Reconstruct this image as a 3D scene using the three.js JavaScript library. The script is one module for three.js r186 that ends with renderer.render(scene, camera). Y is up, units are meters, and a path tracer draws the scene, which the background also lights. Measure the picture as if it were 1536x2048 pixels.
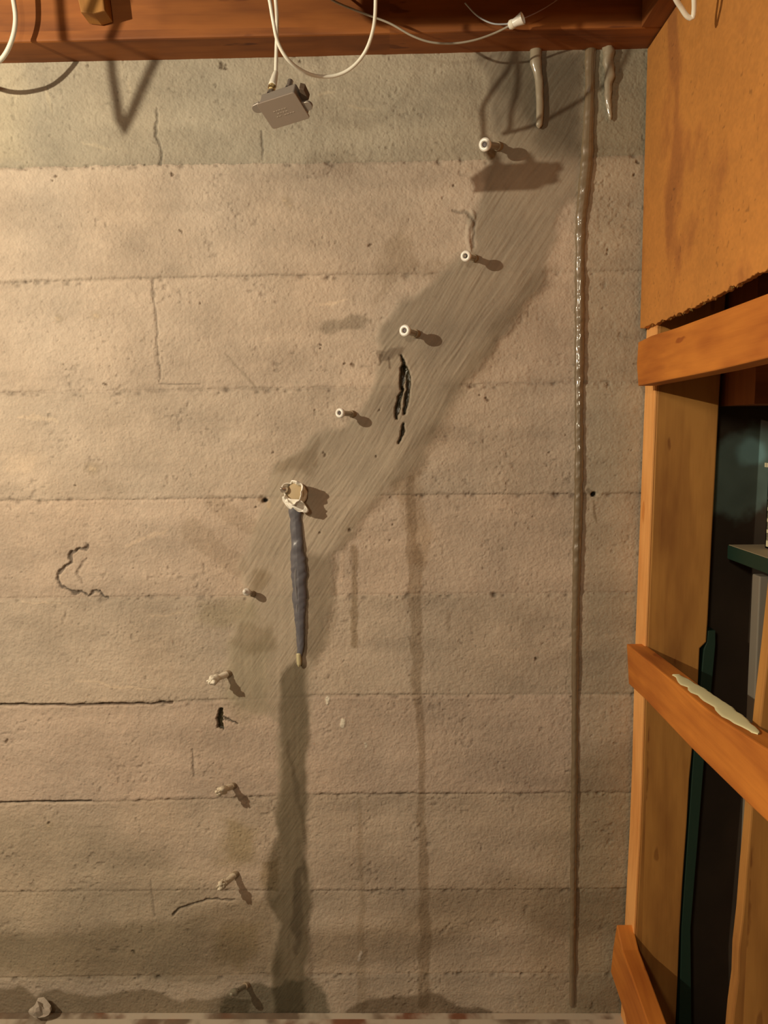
import * as THREE from 'three';
import { mergeGeometries, mergeVertices, toCreasedNormals } from 'three/addons/utils/BufferGeometryUtils.js';
import { RoundedBoxGeometry } from 'three/addons/geometries/RoundedBoxGeometry.js';

// ------------------------------------------------------------------ camera, light, exposure
const scene = new THREE.Scene();
scene.background = new THREE.Color(0x000000);
const F = 1520, CAM = new THREE.Vector3(0, 1.28, 1.52);
const camera = new THREE.PerspectiveCamera(2 * Math.atan(1024 / F) * 180 / Math.PI, 0.75, 0.02, 30);
camera.rotation.order = 'YXZ';
camera.rotation.set(-Math.atan(162 / F), 0.0125, -0.009);
camera.position.copy(CAM);
camera.updateMatrixWorld(true);
const EXPOSURE = 1.0;
const LAMP = new THREE.Vector3(-1.48, 1.83, 1.28), LAMP_COLOR = new THREE.Color().setRGB(1, 0.865, 0.635), LAMP_POWER = 9.3;
const LAMP2 = new THREE.Vector3(-0.45, 1.72, 2.15), FILL_POWER = 2.1;  // second one: unseen fill lamp added behind the camera to brighten the wall

const renderer = new THREE.WebGLRenderer({ antialias: true });
renderer.toneMapping = THREE.LinearToneMapping;
renderer.toneMappingExposure = EXPOSURE;
renderer.shadowMap.enabled = true;

// ------------------------------------------------------------------ helpers
function mulberry(a) { return () => { a |= 0; a = a + 0x6D2B79F5 | 0; let t = Math.imul(a ^ a >>> 15, 1 | a); t = t + Math.imul(t ^ t >>> 7, 61 | t) ^ t; return ((t ^ t >>> 14) >>> 0) / 4294967296; }; }
function hash(x, y, s) { let h = Math.imul(x, 374761393) + Math.imul(y, 668265263) + Math.imul(s, 1274126177) | 0; h = Math.imul(h ^ h >>> 13, 1274126177); h ^= h >>> 16; return (h >>> 0) / 4294967296; }
function noise(x, y, s) {
  const xi = Math.floor(x), yi = Math.floor(y); let u = x - xi, v = y - yi; u = u * u * (3 - 2 * u); v = v * v * (3 - 2 * v);
  const a = hash(xi, yi, s), b = hash(xi + 1, yi, s), c = hash(xi, yi + 1, s), d = hash(xi + 1, yi + 1, s);
  return (a + (b - a) * u + (c - a) * v + (a - b - c + d) * u * v) * 2 - 1;
}
function fbm(x, y, s, o) { let r = 0, a = 0.5; for (let i = 0; i < o; i++) { r += a * noise(x, y, s + i * 17); x *= 2.03; y *= 2.03; a *= 0.5; } return r; }
const sst = (a, b, x) => { const t = Math.min(1, Math.max(0, (x - a) / (b - a))); return t * t * (3 - 2 * t); };
const lerp = (a, b, t) => a + (b - a) * t;
const toS = v => { v = Math.min(1, Math.max(0, v)); return v <= 0.0031308 ? v * 12.92 : 1.055 * Math.pow(v, 1 / 2.4) - 0.055; };
const ray = (px, py) => new THREE.Vector3((px - 768) / F, -(py - 1024) / F, -1).applyQuaternion(camera.quaternion);
function W(px, py, z = 0) { const d = ray(px, py), t = (z - CAM.z) / d.z; return new THREE.Vector3(CAM.x + d.x * t, CAM.y + d.y * t, z); }
function onX(px, py, x) { const d = ray(px, py), t = (x - CAM.x) / d.x; return new THREE.Vector3(x, CAM.y + d.y * t, CAM.z + d.z * t); }
const used = {};
function numbered(n) { used[n] = (used[n] || 0) + 1; return used[n] === 1 ? n : `${n}_${String(used[n] - 1).padStart(3, '0')}`; }
function mesh(name, geo, mat, parent) { const m = new THREE.Mesh(geo, mat); m.name = parent && parent !== scene ? name : numbered(name); m.castShadow = m.receiveShadow = true; (parent || scene).add(m); return m; }
function tag(o, label, category, group) { o.userData = { label, category }; if (group) o.userData.group = group; return o; }
function thing(name, label, category, pos, group) { const g = new THREE.Group(); g.name = numbered(name); if (pos) g.position.copy(pos); scene.add(g); return tag(g, label, category, group); }
function struct(name, geo, mat) { const m = mesh(name, geo, mat); m.userData = { kind: 'structure' }; return m; }
function tex(w, h, fn, srgb = true) {
  const d = new Uint8Array(w * h * 4);
  for (let j = 0; j < h; j++) for (let i = 0; i < w; i++) { const c = fn(i / w, j / h, i, j), k = (j * w + i) * 4; for (let q = 0; q < 3; q++) d[k + q] = 255 * (srgb ? toS(c[q]) : Math.min(1, Math.max(0, c[q]))); d[k + 3] = 255; }
  const t = new THREE.DataTexture(d, w, h); t.wrapS = t.wrapT = THREE.RepeatWrapping; t.magFilter = THREE.LinearFilter; t.minFilter = THREE.LinearMipmapLinearFilter; t.generateMipmaps = true;
  if (srgb) t.colorSpace = THREE.SRGBColorSpace; t.needsUpdate = true; return t;
}
// uv in metres, u along the given axis of the piece
function uvAlong(geo, axis) {
  const g = geo.index ? geo.toNonIndexed() : geo, p = g.attributes.position, n = g.attributes.normal, uv = new Float32Array(p.count * 2);
  for (let i = 0; i < p.count; i++) {
    const q = [p.getX(i), p.getY(i), p.getZ(i)], m = [Math.abs(n.getX(i)), Math.abs(n.getY(i)), Math.abs(n.getZ(i))];
    const o = [0, 1, 2].filter(a => a !== axis); const v = m[o[0]] > m[o[1]] ? o[1] : o[0];
    uv[i * 2] = m[axis] > 0.8 ? q[o[0]] * 0.3 : q[axis]; uv[i * 2 + 1] = m[axis] > 0.8 ? q[o[1]] : q[v];
  }
  g.setAttribute('uv', new THREE.BufferAttribute(uv, 2)); return g;
}
function extrudePts(pts, depth, bevel = 0.003) {   // pts: [[a,b],...] in the plane, extruded along +third axis
  const s = new THREE.Shape(pts.map(p => new THREE.Vector2(p[0], p[1])));
  return new THREE.ExtrudeGeometry(s, { depth: depth - 2 * bevel, bevelEnabled: bevel > 0, bevelThickness: bevel, bevelSize: bevel, bevelOffset: -bevel, bevelSegments: 2, curveSegments: 6 }).translate(0, 0, bevel);
}
// polygon given in the plane x = const (as y, z), thickened towards +x
function plankX(pts, x, thick, bevel) {
  const g = extrudePts(pts.map(p => [-p.z, p.y]), thick, bevel);
  return g.rotateY(Math.PI / 2).translate(x, 0, 0);   // (a,b,c) -> (c, b, -a)
}
function tube(points, radius, seg = 80, rad = 10, closed = false) { return new THREE.TubeGeometry(new THREE.CatmullRomCurve3(points), seg, radius, rad, closed); }

// ------------------------------------------------------------------ wood
function woodTex(seed, light, dark, streak = 1) {   // one tile is 2.5 m along the grain and 0.25 m across
  return tex(1024, 256, (u, v) => {
    const x = u * 20, y = v * 8;
    const wav = fbm(x * 0.30, y * 0.8, seed, 3) * 1.8;
    const ring = 0.5 + 0.5 * Math.sin((y * 1.5 + wav * 1.4) * 5.0 * streak);
    const fib = noise(x * 2.6, y * 26, seed + 5) * 0.45 + noise(x * 8, y * 50, seed + 6) * 0.3;
    const blot = fbm(x * 0.8, y * 0.8, seed + 9, 4);
    const kx = noise(x * 0.9, y * 1.3, seed + 12), knot = sst(0.80, 0.92, kx + 0.25 * fbm(x * 5, y * 4, seed + 13, 2));
    let k = 0.30 + 0.16 * ring * ring + 0.14 * fib + 0.85 * blot + 0.7 * knot;
    k = Math.min(1.15, Math.max(0, k));
    return [lerp(light[0], dark[0], k), lerp(light[1], dark[1], k), lerp(light[2], dark[2], k)].map(c => Math.max(0.002, c));
  });
}
function woodMat(t, sx, sy, rough = 0.72) {
  const m = new THREE.MeshStandardMaterial({ roughness: rough }); m.map = t.clone(); m.map.needsUpdate = true; m.map.repeat.set(sx, sy);
  m.bumpMap = t.clone(); m.bumpMap.colorSpace = THREE.NoColorSpace; m.bumpMap.needsUpdate = true; m.bumpMap.repeat.set(sx, sy); m.bumpScale = 0.0007; return m;
}
const woodA = woodTex(11, [0.62, 0.222, 0.028], [0.36, 0.100, 0.009]);
const woodB = woodTex(31, [0.33, 0.108, 0.019], [0.14, 0.038, 0.006]);
const woodC = woodTex(57, [0.45, 0.215, 0.047], [0.25, 0.100, 0.019], 0.8);
const M = {};
M.pale = woodMat(woodTex(83, [0.92, 0.47, 0.155], [0.70, 0.29, 0.07]), 0.4, 4); M.rail = woodMat(woodA, 0.4, 4); M.post = woodMat(woodC, 0.4, 4); M.beam = woodMat(woodB, 0.4, 4); M.dark = woodMat(woodB, 0.4, 3);
M.white = new THREE.MeshPhysicalMaterial({ color: new THREE.Color().setRGB(0.80, 0.78, 0.68), roughness: 0.42, clearcoat: 0.2 });
M.wire = new THREE.MeshPhysicalMaterial({ color: new THREE.Color().setRGB(0.38, 0.34, 0.27), roughness: 0.45 });
M.zinc = new THREE.MeshStandardMaterial({ color: new THREE.Color().setRGB(0.62, 0.58, 0.52), roughness: 0.34, metalness: 0.85 });
M.cast = new THREE.MeshStandardMaterial({ color: new THREE.Color().setRGB(0.36, 0.32, 0.28), roughness: 0.5, metalness: 0.55 });
M.brass = new THREE.MeshStandardMaterial({ color: new THREE.Color().setRGB(0.72, 0.55, 0.26), roughness: 0.3, metalness: 0.9 });
M.nylon = new THREE.MeshPhysicalMaterial({ color: new THREE.Color().setRGB(0.86, 0.84, 0.78), roughness: 0.32, clearcoat: 0.5, clearcoatRoughness: 0.2 });
M.bore = new THREE.MeshStandardMaterial({ color: new THREE.Color().setRGB(0.05, 0.035, 0.035), roughness: 0.5, metalness: 0.3 });
M.steel = new THREE.MeshStandardMaterial({ color: new THREE.Color().setRGB(0.45, 0.40, 0.33), roughness: 0.45, metalness: 0.7 });
M.rubber = new THREE.MeshStandardMaterial({ color: new THREE.Color().setRGB(0.30, 0.24, 0.16), roughness: 0.8 });

// ------------------------------------------------------------------ the concrete wall: one height map and one colour map, in wall metres
const X0 = -1.02, X1 = 0.60, Y0 = -0.02, Y1 = 2.08, TW = 1580, TH = 2048, N = TW * TH;
const KX = TW / (X1 - X0), KY = TH / (Y1 - Y0);
const H = new Float32Array(N), R = new Float32Array(N), G = new Float32Array(N), B = new Float32Array(N), RO = new Float32Array(N), SM = new Float32Array(N);
const T = (px, py) => { const w = W(px, py); return [(w.x - X0) * KX, (Y1 - w.y) * KY]; };
// the lines left by the form boards, drawn across the wall
const SEAMS = [
  [[-200, 116], [0, 116], [700, 104], [1300, 90], [1420, 90]],
  [[-200, 340], [0, 336], [320, 329], [640, 326], [1000, 319], [1290, 309], [1420, 306]],
  [[-200, 570], [0, 565], [430, 553], [850, 547], [1290, 541], [1420, 540]],
  [[-200, 790], [0, 787], [540, 778], [740, 775], [1000, 769], [1285, 765], [1420, 764]],
  [[-200, 1003], [0, 1001], [400, 997], [560, 995], [800, 989], [1280, 986], [1420, 985]],
  [[-200, 1200], [0, 1198], [400, 1194], [740, 1190], [1280, 1186], [1420, 1185]],
  [[-200, 1414], [0, 1411], [340, 1405], [640, 1391], [1265, 1389], [1420, 1389]],
  [[-200, 1607], [0, 1605], [180, 1602], [430, 1596], [620, 1588], [1260, 1585], [1420, 1584]],
  [[-200, 1784], [0, 1783], [430, 1779], [640, 1781], [1240, 1776], [1420, 1775]],
  [[-200, 1960], [0, 1957], [480, 1951], [930, 1948], [1230, 1946], [1420, 1946]],
].map(l => l.map(p => W(p[0], p[1])));
const seamY = (k, x) => { const l = SEAMS[k]; if (x <= l[0].x) return l[0].y; for (let i = 1; i < l.length; i++) if (x <= l[i].x) return lerp(l[i - 1].y, l[i].y, (x - l[i - 1].x) / (l[i].x - l[i - 1].x)); return l[l.length - 1].y; };
{ // base
  const step = [0, 0.0, 0.0012, -0.0005, 0.0010, -0.0008, 0.0008, 0.002, 0.0006, -0.0006, 0.001];
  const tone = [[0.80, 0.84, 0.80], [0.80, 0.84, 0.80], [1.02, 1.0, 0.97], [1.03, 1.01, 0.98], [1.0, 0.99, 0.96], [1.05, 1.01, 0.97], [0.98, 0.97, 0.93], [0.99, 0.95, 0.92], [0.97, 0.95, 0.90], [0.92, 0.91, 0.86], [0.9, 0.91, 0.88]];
  const SL = [0, 0.75, 0.75, 0.95, 0.45, 0.6, 0.8, 0.8, 0.4, 0.6], SR = [0, 0.5, 0.3, 0.6, 0.2, 0.45, 0.7, 0.6, 0.3, 0.5];
  const sy = new Float32Array(12);
  for (let i = 0; i < TW; i++) {
    const x = X0 + (i + 0.5) / KX;
    for (let k = 0; k < 10; k++) sy[k] = seamY(k, x) + 0.0016 * noise(x * 60, k * 7.3, 3) + 0.001 * noise(x * 200, k * 3.1, 4);
    let c = 0;
    for (let j = 0; j < TH; j++) {
      const y = Y1 - (j + 0.5) / KY, o = j * TW + i;
      while (c < 10 && y < sy[c]) c++;
      let d = 9, kk = 0; for (let k = Math.max(0, c - 1); k <= Math.min(9, c); k++) { const e = Math.abs(y - sy[k]); if (e < d) { d = e; kk = k; } }
      const big = fbm(x * 3.1, y * 4.2, 21, 4), mid = fbm(x * 14, y * 17, 33, 4), band = fbm(x * 2.2, y * 26 + c * 9, 41, 3), fine = fbm(x * 95, y * 95, 51, 3);
      const grit = noise(x * 330, y * 330, 61), grit2 = noise(x * 720, y * 720, 62);
      // height: boards a little proud or sunk, grain, sandy face
      const st = lerp(step[Math.max(0, c - 1)] || 0, step[c], 1) ;
      let h = st + 0.0018 * big + 0.0013 * mid + 0.0007 * band + 0.00055 * fine;
      const rag = 0.5 + 0.5 * noise(x * 30, kk * 5.7, 71), strong = kk === 0 ? 0 : sst(-0.5, 0.5, noise(x * 5, kk * 11.1, 72) + 0.25);
      const wS = 0.0022 + 0.0022 * rag, seam = Math.exp(-d * d / (wS * wS)) * (0.25 + 0.75 * strong) * (kk ? lerp(SL[kk], SR[kk], sst(-0.35, 0.05, x)) : 0);
      h -= 0.0028 * seam;
      const lip = Math.exp(-Math.pow((d - 0.006) / 0.004, 2)) * (0.3 + noise(x * 80, kk + y * 60, 75) * 0.6); h += 0.0010 * lip * (kk ? 1 : 0);
      const pitN = noise(x * 150, y * 150, 81), pit = sst(0.60, 0.80, pitN * 0.75 + 0.35 * noise(x * 22, y * 22, 82)); h -= 0.0012 * pit;
      H[o] = h;
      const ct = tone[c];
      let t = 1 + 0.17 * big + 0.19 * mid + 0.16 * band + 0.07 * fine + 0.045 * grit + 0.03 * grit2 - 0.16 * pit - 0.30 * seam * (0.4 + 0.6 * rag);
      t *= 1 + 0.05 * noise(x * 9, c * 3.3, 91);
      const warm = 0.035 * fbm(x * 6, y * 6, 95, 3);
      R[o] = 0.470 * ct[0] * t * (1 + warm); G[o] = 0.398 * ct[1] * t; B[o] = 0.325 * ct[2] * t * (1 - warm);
      RO[o] = 0.93; SM[o] = 0;
    }
  }
}
// soft shape masks (irregular edges), applied texel by texel
function segD(x, y, a, b) { const dx = b[0] - a[0], dy = b[1] - a[1]; let t = ((x - a[0]) * dx + (y - a[1]) * dy) / (dx * dx + dy * dy || 1); t = t < 0 ? 0 : t > 1 ? 1 : t; const ex = x - a[0] - dx * t, ey = y - a[1] - dy * t; return [ex * ex + ey * ey, t]; }
function region(pts, soft, warp, freq, seed, fn) {
  const q = pts.map(p => T(p[0], p[1])), pad = soft + warp * 2 + 3;
  const x0 = Math.max(0, Math.floor(Math.min(...q.map(p => p[0])) - pad)), x1 = Math.min(TW - 1, Math.ceil(Math.max(...q.map(p => p[0])) + pad));
  const y0 = Math.max(0, Math.floor(Math.min(...q.map(p => p[1])) - pad)), y1 = Math.min(TH - 1, Math.ceil(Math.max(...q.map(p => p[1])) + pad));
  for (let j = y0; j <= y1; j++) for (let i = x0; i <= x1; i++) {
    const x = i + warp * 2 * fbm(i * freq, j * freq, seed, 4), y = j + warp * 2 * fbm(i * freq, j * freq, seed + 77, 4);
    let d = 1e9, inside = false;
    for (let k = 0, l = q.length - 1; k < q.length; l = k++) {
      const a = q[k], b = q[l]; const e = segD(x, y, a, b)[0]; if (e < d) d = e;
      if ((a[1] > y) !== (b[1] > y) && x < (b[0] - a[0]) * (y - a[1]) / (b[1] - a[1]) + a[0]) inside = !inside;
    }
    d = Math.sqrt(d) * (inside ? -1 : 1); const m = 1 - sst(-soft, soft, d); if (m > 0.003) fn(j * TW + i, m, i, j, d);
  }
}
function stroke(pts, soft, warp, freq, seed, fn) {   // pts [px, py, halfwidth]
  const q = pts.map(p => [...T(p[0], p[1]), p[2]]), wm = Math.max(...q.map(p => p[2])), pad = soft + warp * 2 + wm + 3;
  const x0 = Math.max(0, Math.floor(Math.min(...q.map(p => p[0])) - pad)), x1 = Math.min(TW - 1, Math.ceil(Math.max(...q.map(p => p[0])) + pad));
  const y0 = Math.max(0, Math.floor(Math.min(...q.map(p => p[1])) - pad)), y1 = Math.min(TH - 1, Math.ceil(Math.max(...q.map(p => p[1])) + pad));
  for (let j = y0; j <= y1; j++) for (let i = x0; i <= x1; i++) {
    const x = i + warp * 2 * fbm(i * freq, j * freq, seed, 3), y = j + warp * 2 * fbm(i * freq, j * freq, seed + 77, 3);
    let d = 1e9; for (let k = 1; k < q.length; k++) { const [e, t] = segD(x, y, q[k - 1], q[k]); const v = Math.sqrt(e) - lerp(q[k - 1][2], q[k][2], t); if (v < d) d = v; }
    const m = 1 - sst(-soft, soft, d); if (m > 0.003) fn(j * TW + i, m, i, j, d);
  }
}
const blob = (px, py, rx, ry, n = 14) => Array.from({ length: n }, (_, k) => [px + rx * Math.cos(k / n * 6.2832), py + ry * Math.sin(k / n * 6.2832)]);
const mul = (r, g, b, rough) => (o, m) => { R[o] *= lerp(1, r, m); G[o] *= lerp(1, g, m); B[o] *= lerp(1, b, m); if (rough) RO[o] = lerp(RO[o], rough, m); };
const mix = (r, g, b, a, dh = 0, rough) => (o, m) => { const k = m * a; R[o] = lerp(R[o], r, k); G[o] = lerp(G[o], g, k); B[o] = lerp(B[o], b, k); H[o] += dh * m; if (rough) RO[o] = lerp(RO[o], rough, m); };
const dig = (depth, r = 0.3, g = r, b = r) => (o, m) => { H[o] -= depth * m; R[o] *= lerp(1, r, m); G[o] *= lerp(1, g, m); B[o] *= lerp(1, b, m); };

// trowelled cement over the crack, from the top right corner down to the foot of the wall
const patch = [[960, 100], [1172, 98], [1172, 250], [1152, 390], [1122, 418], [1116, 480], [1090, 530], [1096, 560], [1062, 612], [1030, 652], [988, 702], [950, 740], [918, 792], [886, 850], [852, 890], [828, 932], [790, 972], [748, 1005], [712, 1052], [690, 1092], [662, 1112], [664, 1200], [654, 1262], [632, 1322], [618, 1420], [612, 1600], [616, 1800], [612, 2025], [540, 2025], [546, 1900], [556, 1700], [556, 1560], [545, 1440], [470, 1400], [455, 1330], [470, 1250], [505, 1190], [480, 1130], [510, 1060], [536, 1010], [545, 930], [620, 880], [690, 852], [722, 808], [745, 770], [760, 716], [762, 650], [800, 602], [868, 562], [902, 545], [946, 480], [938, 430], [962, 400], [985, 300], [982, 200]];
region(patch, 10, 10, 0.02, 301, (o, m, i, j) => {
  SM[o] = Math.max(SM[o], m);
  const wx = i + 26 * fbm(i * 0.006, j * 0.006, 315, 2), wy = j, a = wx * 0.84 + wy * 0.54, b = -wx * 0.54 + wy * 0.84;      // strokes run down to the lower left
  const up = sst(1250, 900, j), br = fbm(a * 0.22, b * 0.014, 311, 4) * up + fbm(i * 0.11, j * 0.008, 312, 4) * (1 - up) * 0.8;
  const lowk = sst(880, 1150, j) * sst(640, 520, i); const k = lerp(lerp(0.90, 0.66, sst(1000, 640, j)), 0.95, lowk) + 0.10 * br + 0.14 * fbm(i * 0.012, j * 0.012, 313, 3);
  const flat = 0.60 * m; R[o] = lerp(R[o], 0.450, flat); G[o] = lerp(G[o], 0.392, flat); B[o] = lerp(B[o], 0.318, flat);
  R[o] *= lerp(1, k, m); G[o] *= lerp(1, k * 0.99, m); B[o] *= lerp(1, k * 0.94, m);
  H[o] = lerp(H[o], 0.0022 + 0.0009 * br + 0.0022 * fbm(i * 0.012, j * 0.012, 314, 3), m * 0.85); RO[o] = lerp(RO[o], 0.8, m);
});
// damp areas of the cement: the upper corner (partly painted shade), the dark ridge of the right edge, the lower run
region([[1000, 98], [1174, 98], [1172, 250], [1165, 330], [1120, 300], [1060, 250], [1010, 180]], 26, 18, 0.015, 321, mul(0.56, 0.55, 0.52, 0.7));
region([[1060, 560], [1098, 545], [1060, 620], [1000, 700], [930, 790], [880, 850], [850, 868], [900, 770], [980, 660]], 22, 12, 0.02, 322, mul(0.76, 0.73, 0.68));
region([[860, 850], [900, 850], [840, 930], [800, 975], [740, 1030], [690, 1095], [672, 1090], [720, 1020], [790, 940]], 14, 9, 0.02, 323, mul(0.72, 0.69, 0.65));
region([[600, 1100], [662, 1115], [668, 1200], [655, 1268], [625, 1330], [608, 1300], [605, 1200]], 14, 10, 0.02, 324, mul(0.68, 0.66, 0.62));
region([[560, 1345], [588, 1316], [612, 1325], [618, 1450], [612, 1560], [618, 1760], [612, 2025], [545, 2025], [552, 1850], [530, 1790], [540, 1700], [562, 1560]], 8, 7, 0.02, 325, mul(0.43, 0.42, 0.36, 0.75));
stroke([[598, 1740, 8], [597, 1800, 12], [594, 1850, 11], [592, 1900, 6]], 5, 5, 0.03, 326, mul(0.60, 0.58, 0.55));
stroke([[575, 1480, 4], [590, 1560, 5], [606, 1640, 4], [612, 1760, 5]], 4, 4, 0.03, 327, mul(0.75, 0.73, 0.7));
region([[480, 1246], [545, 1246], [552, 1300], [500, 1306], [462, 1290]], 10, 7, 0.03, 328, mul(0.76, 0.74, 0.68));
region(blob(520, 1165, 18, 24), 10, 8, 0.03, 329, mul(0.72, 0.68, 0.6));
region([[400, 1205], [500, 1205], [520, 1240], [450, 1250], [380, 1235]], 16, 10, 0.02, 330, mul(0.84, 0.85, 0.78));
region([[450, 1640], [510, 1650], [500, 1720], [440, 1730]], 18, 10, 0.02, 331, mul(0.78, 0.76, 0.64));
region([[522, 1720], [556, 1715], [556, 1780], [526, 1776]], 6, 6, 0.03, 332, mul(0.70, 0.67, 0.58));
region([[440, 1850], [520, 1840], [515, 1900], [480, 1940], [430, 1920]], 14, 9, 0.02, 333, mul(0.80, 0.78, 0.68));
region([[450, 1280], [545, 1280], [548, 1420], [470, 1440], [455, 1400]], 16, 10, 0.02, 334, mul(0.86, 0.87, 0.82));
// stains with a shape of their own
region([[640, 660], [655, 642], [690, 632], [725, 630], [738, 640], [732, 655], [700, 655], [670, 660], [650, 668]], 5, 5, 0.05, 341, mul(0.66, 0.66, 0.64));
region([[755, 705], [800, 690], [808, 700], [790, 716], [762, 728]], 4, 5, 0.06, 342, mul(0.60, 0.57, 0.54));
stroke([[762, 712, 3], [758, 728, 2]], 2, 2, 0.1, 343, mul(0.5, 0.45, 0.4)); stroke([[777, 715, 2], [778, 735, 2]], 2, 1, 0.1, 344, mul(0.5, 0.45, 0.4));
region([[770, 500], [805, 440], [830, 520], [860, 540], [905, 530], [880, 548], [780, 550], [740, 600], [755, 540]], 16, 12, 0.03, 345, mul(0.80, 0.78, 0.74));
region([[560, 925], [640, 880], [640, 930], [620, 945], [545, 945]], 8, 8, 0.04, 346, mul(0.74, 0.71, 0.66));
region([[780, 960], [850, 930], [835, 960], [860, 1080], [845, 1140], [820, 1120], [812, 1040]], 10, 7, 0.03, 347, mul(0.80, 0.76, 0.70));
// drip stains under the cement
stroke([[818, 960, 6], [822, 1080, 11], [826, 1110, 16], [830, 1200, 13], [832, 1290, 12], [836, 1400, 10], [844, 1500, 8], [842, 1600, 9], [846, 1700, 9], [845, 1780, 11], [850, 1880, 13], [845, 1940, 11], [846, 2010, 12]], 3.5, 4, 0.03, 351, mul(0.70, 0.66, 0.60, 0.8));
stroke([[706, 1095, 6], [710, 1160, 5], [706, 1220, 6], [708, 1285, 7]], 3, 4, 0.05, 352, mul(0.66, 0.62, 0.55));
stroke([[718, 1600, 4], [722, 1760, 5], [722, 1900, 9], [722, 2010, 11]], 4, 3, 0.03, 353, mul(0.84, 0.82, 0.78));
stroke([[895, 1220, 4], [897, 1260, 3]], 3, 2, 0.05, 354, mul(0.84, 0.82, 0.8));
stroke([[668, 1100, 3], [672, 1150, 4], [668, 1190, 4]], 3, 3, 0.06, 355, mul(0.78, 0.76, 0.72));
stroke([[684, 1110, 4], [680, 1160, 4]], 3, 2, 0.06, 356, mul(1.14, 1.12, 1.1));
// rising damp: the low band and the black foot of the wall
region([[-200, 1860], [100, 1862], [300, 1850], [420, 1830], [480, 1800], [560, 1790], [560, 1960], [300, 1950], [-200, 1950]], 16, 12, 0.012, 361, mul(0.68, 0.67, 0.62));
region([[600, 1860], [760, 1852], [900, 1780], [1040, 1740], [1120, 1780], [1260, 1790], [1400, 1800], [1400, 1900], [1000, 1850], [840, 1900], [620, 1950]], 24, 16, 0.012, 362, mul(0.76, 0.74, 0.70));
region([[-200, 1976], [50, 1974], [70, 1990], [110, 1976], [180, 1990], [230, 1986], [290, 1978], [360, 1996], [420, 1994], [500, 2000], [500, 2120], [-200, 2120]], 5, 6, 0.03, 363, mul(0.52, 0.50, 0.44, 0.7));
region([[440, 1985], [470, 1975], [620, 1960], [655, 1985], [655, 2110], [440, 2110]], 6, 8, 0.03, 364, mul(0.44, 0.45, 0.40, 0.65));
region([[690, 2022], [730, 2000], [780, 1995], [830, 1988], [880, 1992], [920, 2010], [1000, 2022], [1000, 2110], [680, 2110]], 6, 7, 0.03, 365, mul(0.48, 0.45, 0.40, 0.7));
region([[1160, 1990], [1260, 1960], [1400, 1960], [1400, 2110], [1170, 2110]], 20, 10, 0.02, 366, mul(0.8, 0.76, 0.72));
// shade painted in: right of the long resin run, upper corner, both lower corners
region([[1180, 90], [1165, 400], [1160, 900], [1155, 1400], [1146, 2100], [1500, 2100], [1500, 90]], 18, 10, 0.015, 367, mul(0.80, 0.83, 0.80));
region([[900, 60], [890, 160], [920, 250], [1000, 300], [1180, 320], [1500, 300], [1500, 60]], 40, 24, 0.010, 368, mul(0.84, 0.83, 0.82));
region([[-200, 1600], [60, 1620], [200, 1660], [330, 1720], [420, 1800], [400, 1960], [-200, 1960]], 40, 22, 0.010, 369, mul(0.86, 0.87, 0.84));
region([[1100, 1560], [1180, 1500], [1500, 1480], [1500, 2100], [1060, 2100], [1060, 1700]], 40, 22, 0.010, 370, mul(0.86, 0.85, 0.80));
// pale marks, and first a lit band painted into the upper left
region([[-200, 118], [40, 116], [58, 200], [52, 330], [-200, 345]], 24, 14, 0.014, 371, mul(1.16, 1.14, 1.08));
for (const [a, b, c, d, w] of [[165, 280, 218, 296, 2.5], [95, 180, 102, 222, 4], [255, 165, 262, 190, 3], [700, 210, 750, 220, 2.5], [640, 190, 668, 186, 3], [40, 1205, 120, 1208, 2], [300, 1230, 380, 1225, 2], [640, 610, 690, 600, 3], [150, 1360, 300, 1380, 3], [40, 830, 110, 842, 6], [250, 1090, 330, 1060, 5], [1030, 1990, 1032, 2020, 3]]) stroke([[a, b, w * 0.6], [(a + c) / 2, (b + d) / 2, w], [c, d, w * 0.5]], 2.5, 4, 0.05, 372 + a, mul(1.2, 1.18, 1.14));
region([[0, 905], [60, 900], [90, 915], [60, 940], [0, 940]], 10, 8, 0.03, 374, mul(1.13, 1.12, 1.1));
stroke([[655, 1395, 4], [655, 1405, 3]], 1.5, 1, 0.1, 375, mix(0.72, 0.68, 0.56, 1, 0.002)); stroke([[686, 1441, 5], [683, 1450, 3]], 1.5, 3, 0.1, 376, mix(0.72, 0.68, 0.56, 1, 0.002)); stroke([[730, 1486, 2], [732, 1492, 2]], 1.2, 1, 0.1, 377, mix(0.6, 0.56, 0.46, 1, 0.001));
stroke([[722, 1905, 3], [716, 1920, 3]], 2, 1, 0.1, 378, mix(0.5, 0.46, 0.4, 0.8, 0.001));
// scrape marks left of the repair (tool strokes running to the lower right)
for (const [a, b, c, d, w] of [[385, 1060, 470, 1130, 22], [430, 1010, 500, 1050, 18]]) stroke([[a, b, w], [c, d, w]], 4, 3, 0.03, 380 + a, mul(0.88, 0.87, 0.85));
stroke([[450, 705, 2], [480, 740, 2], [508, 772, 3]], 2, 3, 0.05, 386, mul(0.78, 0.78, 0.76));
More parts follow.
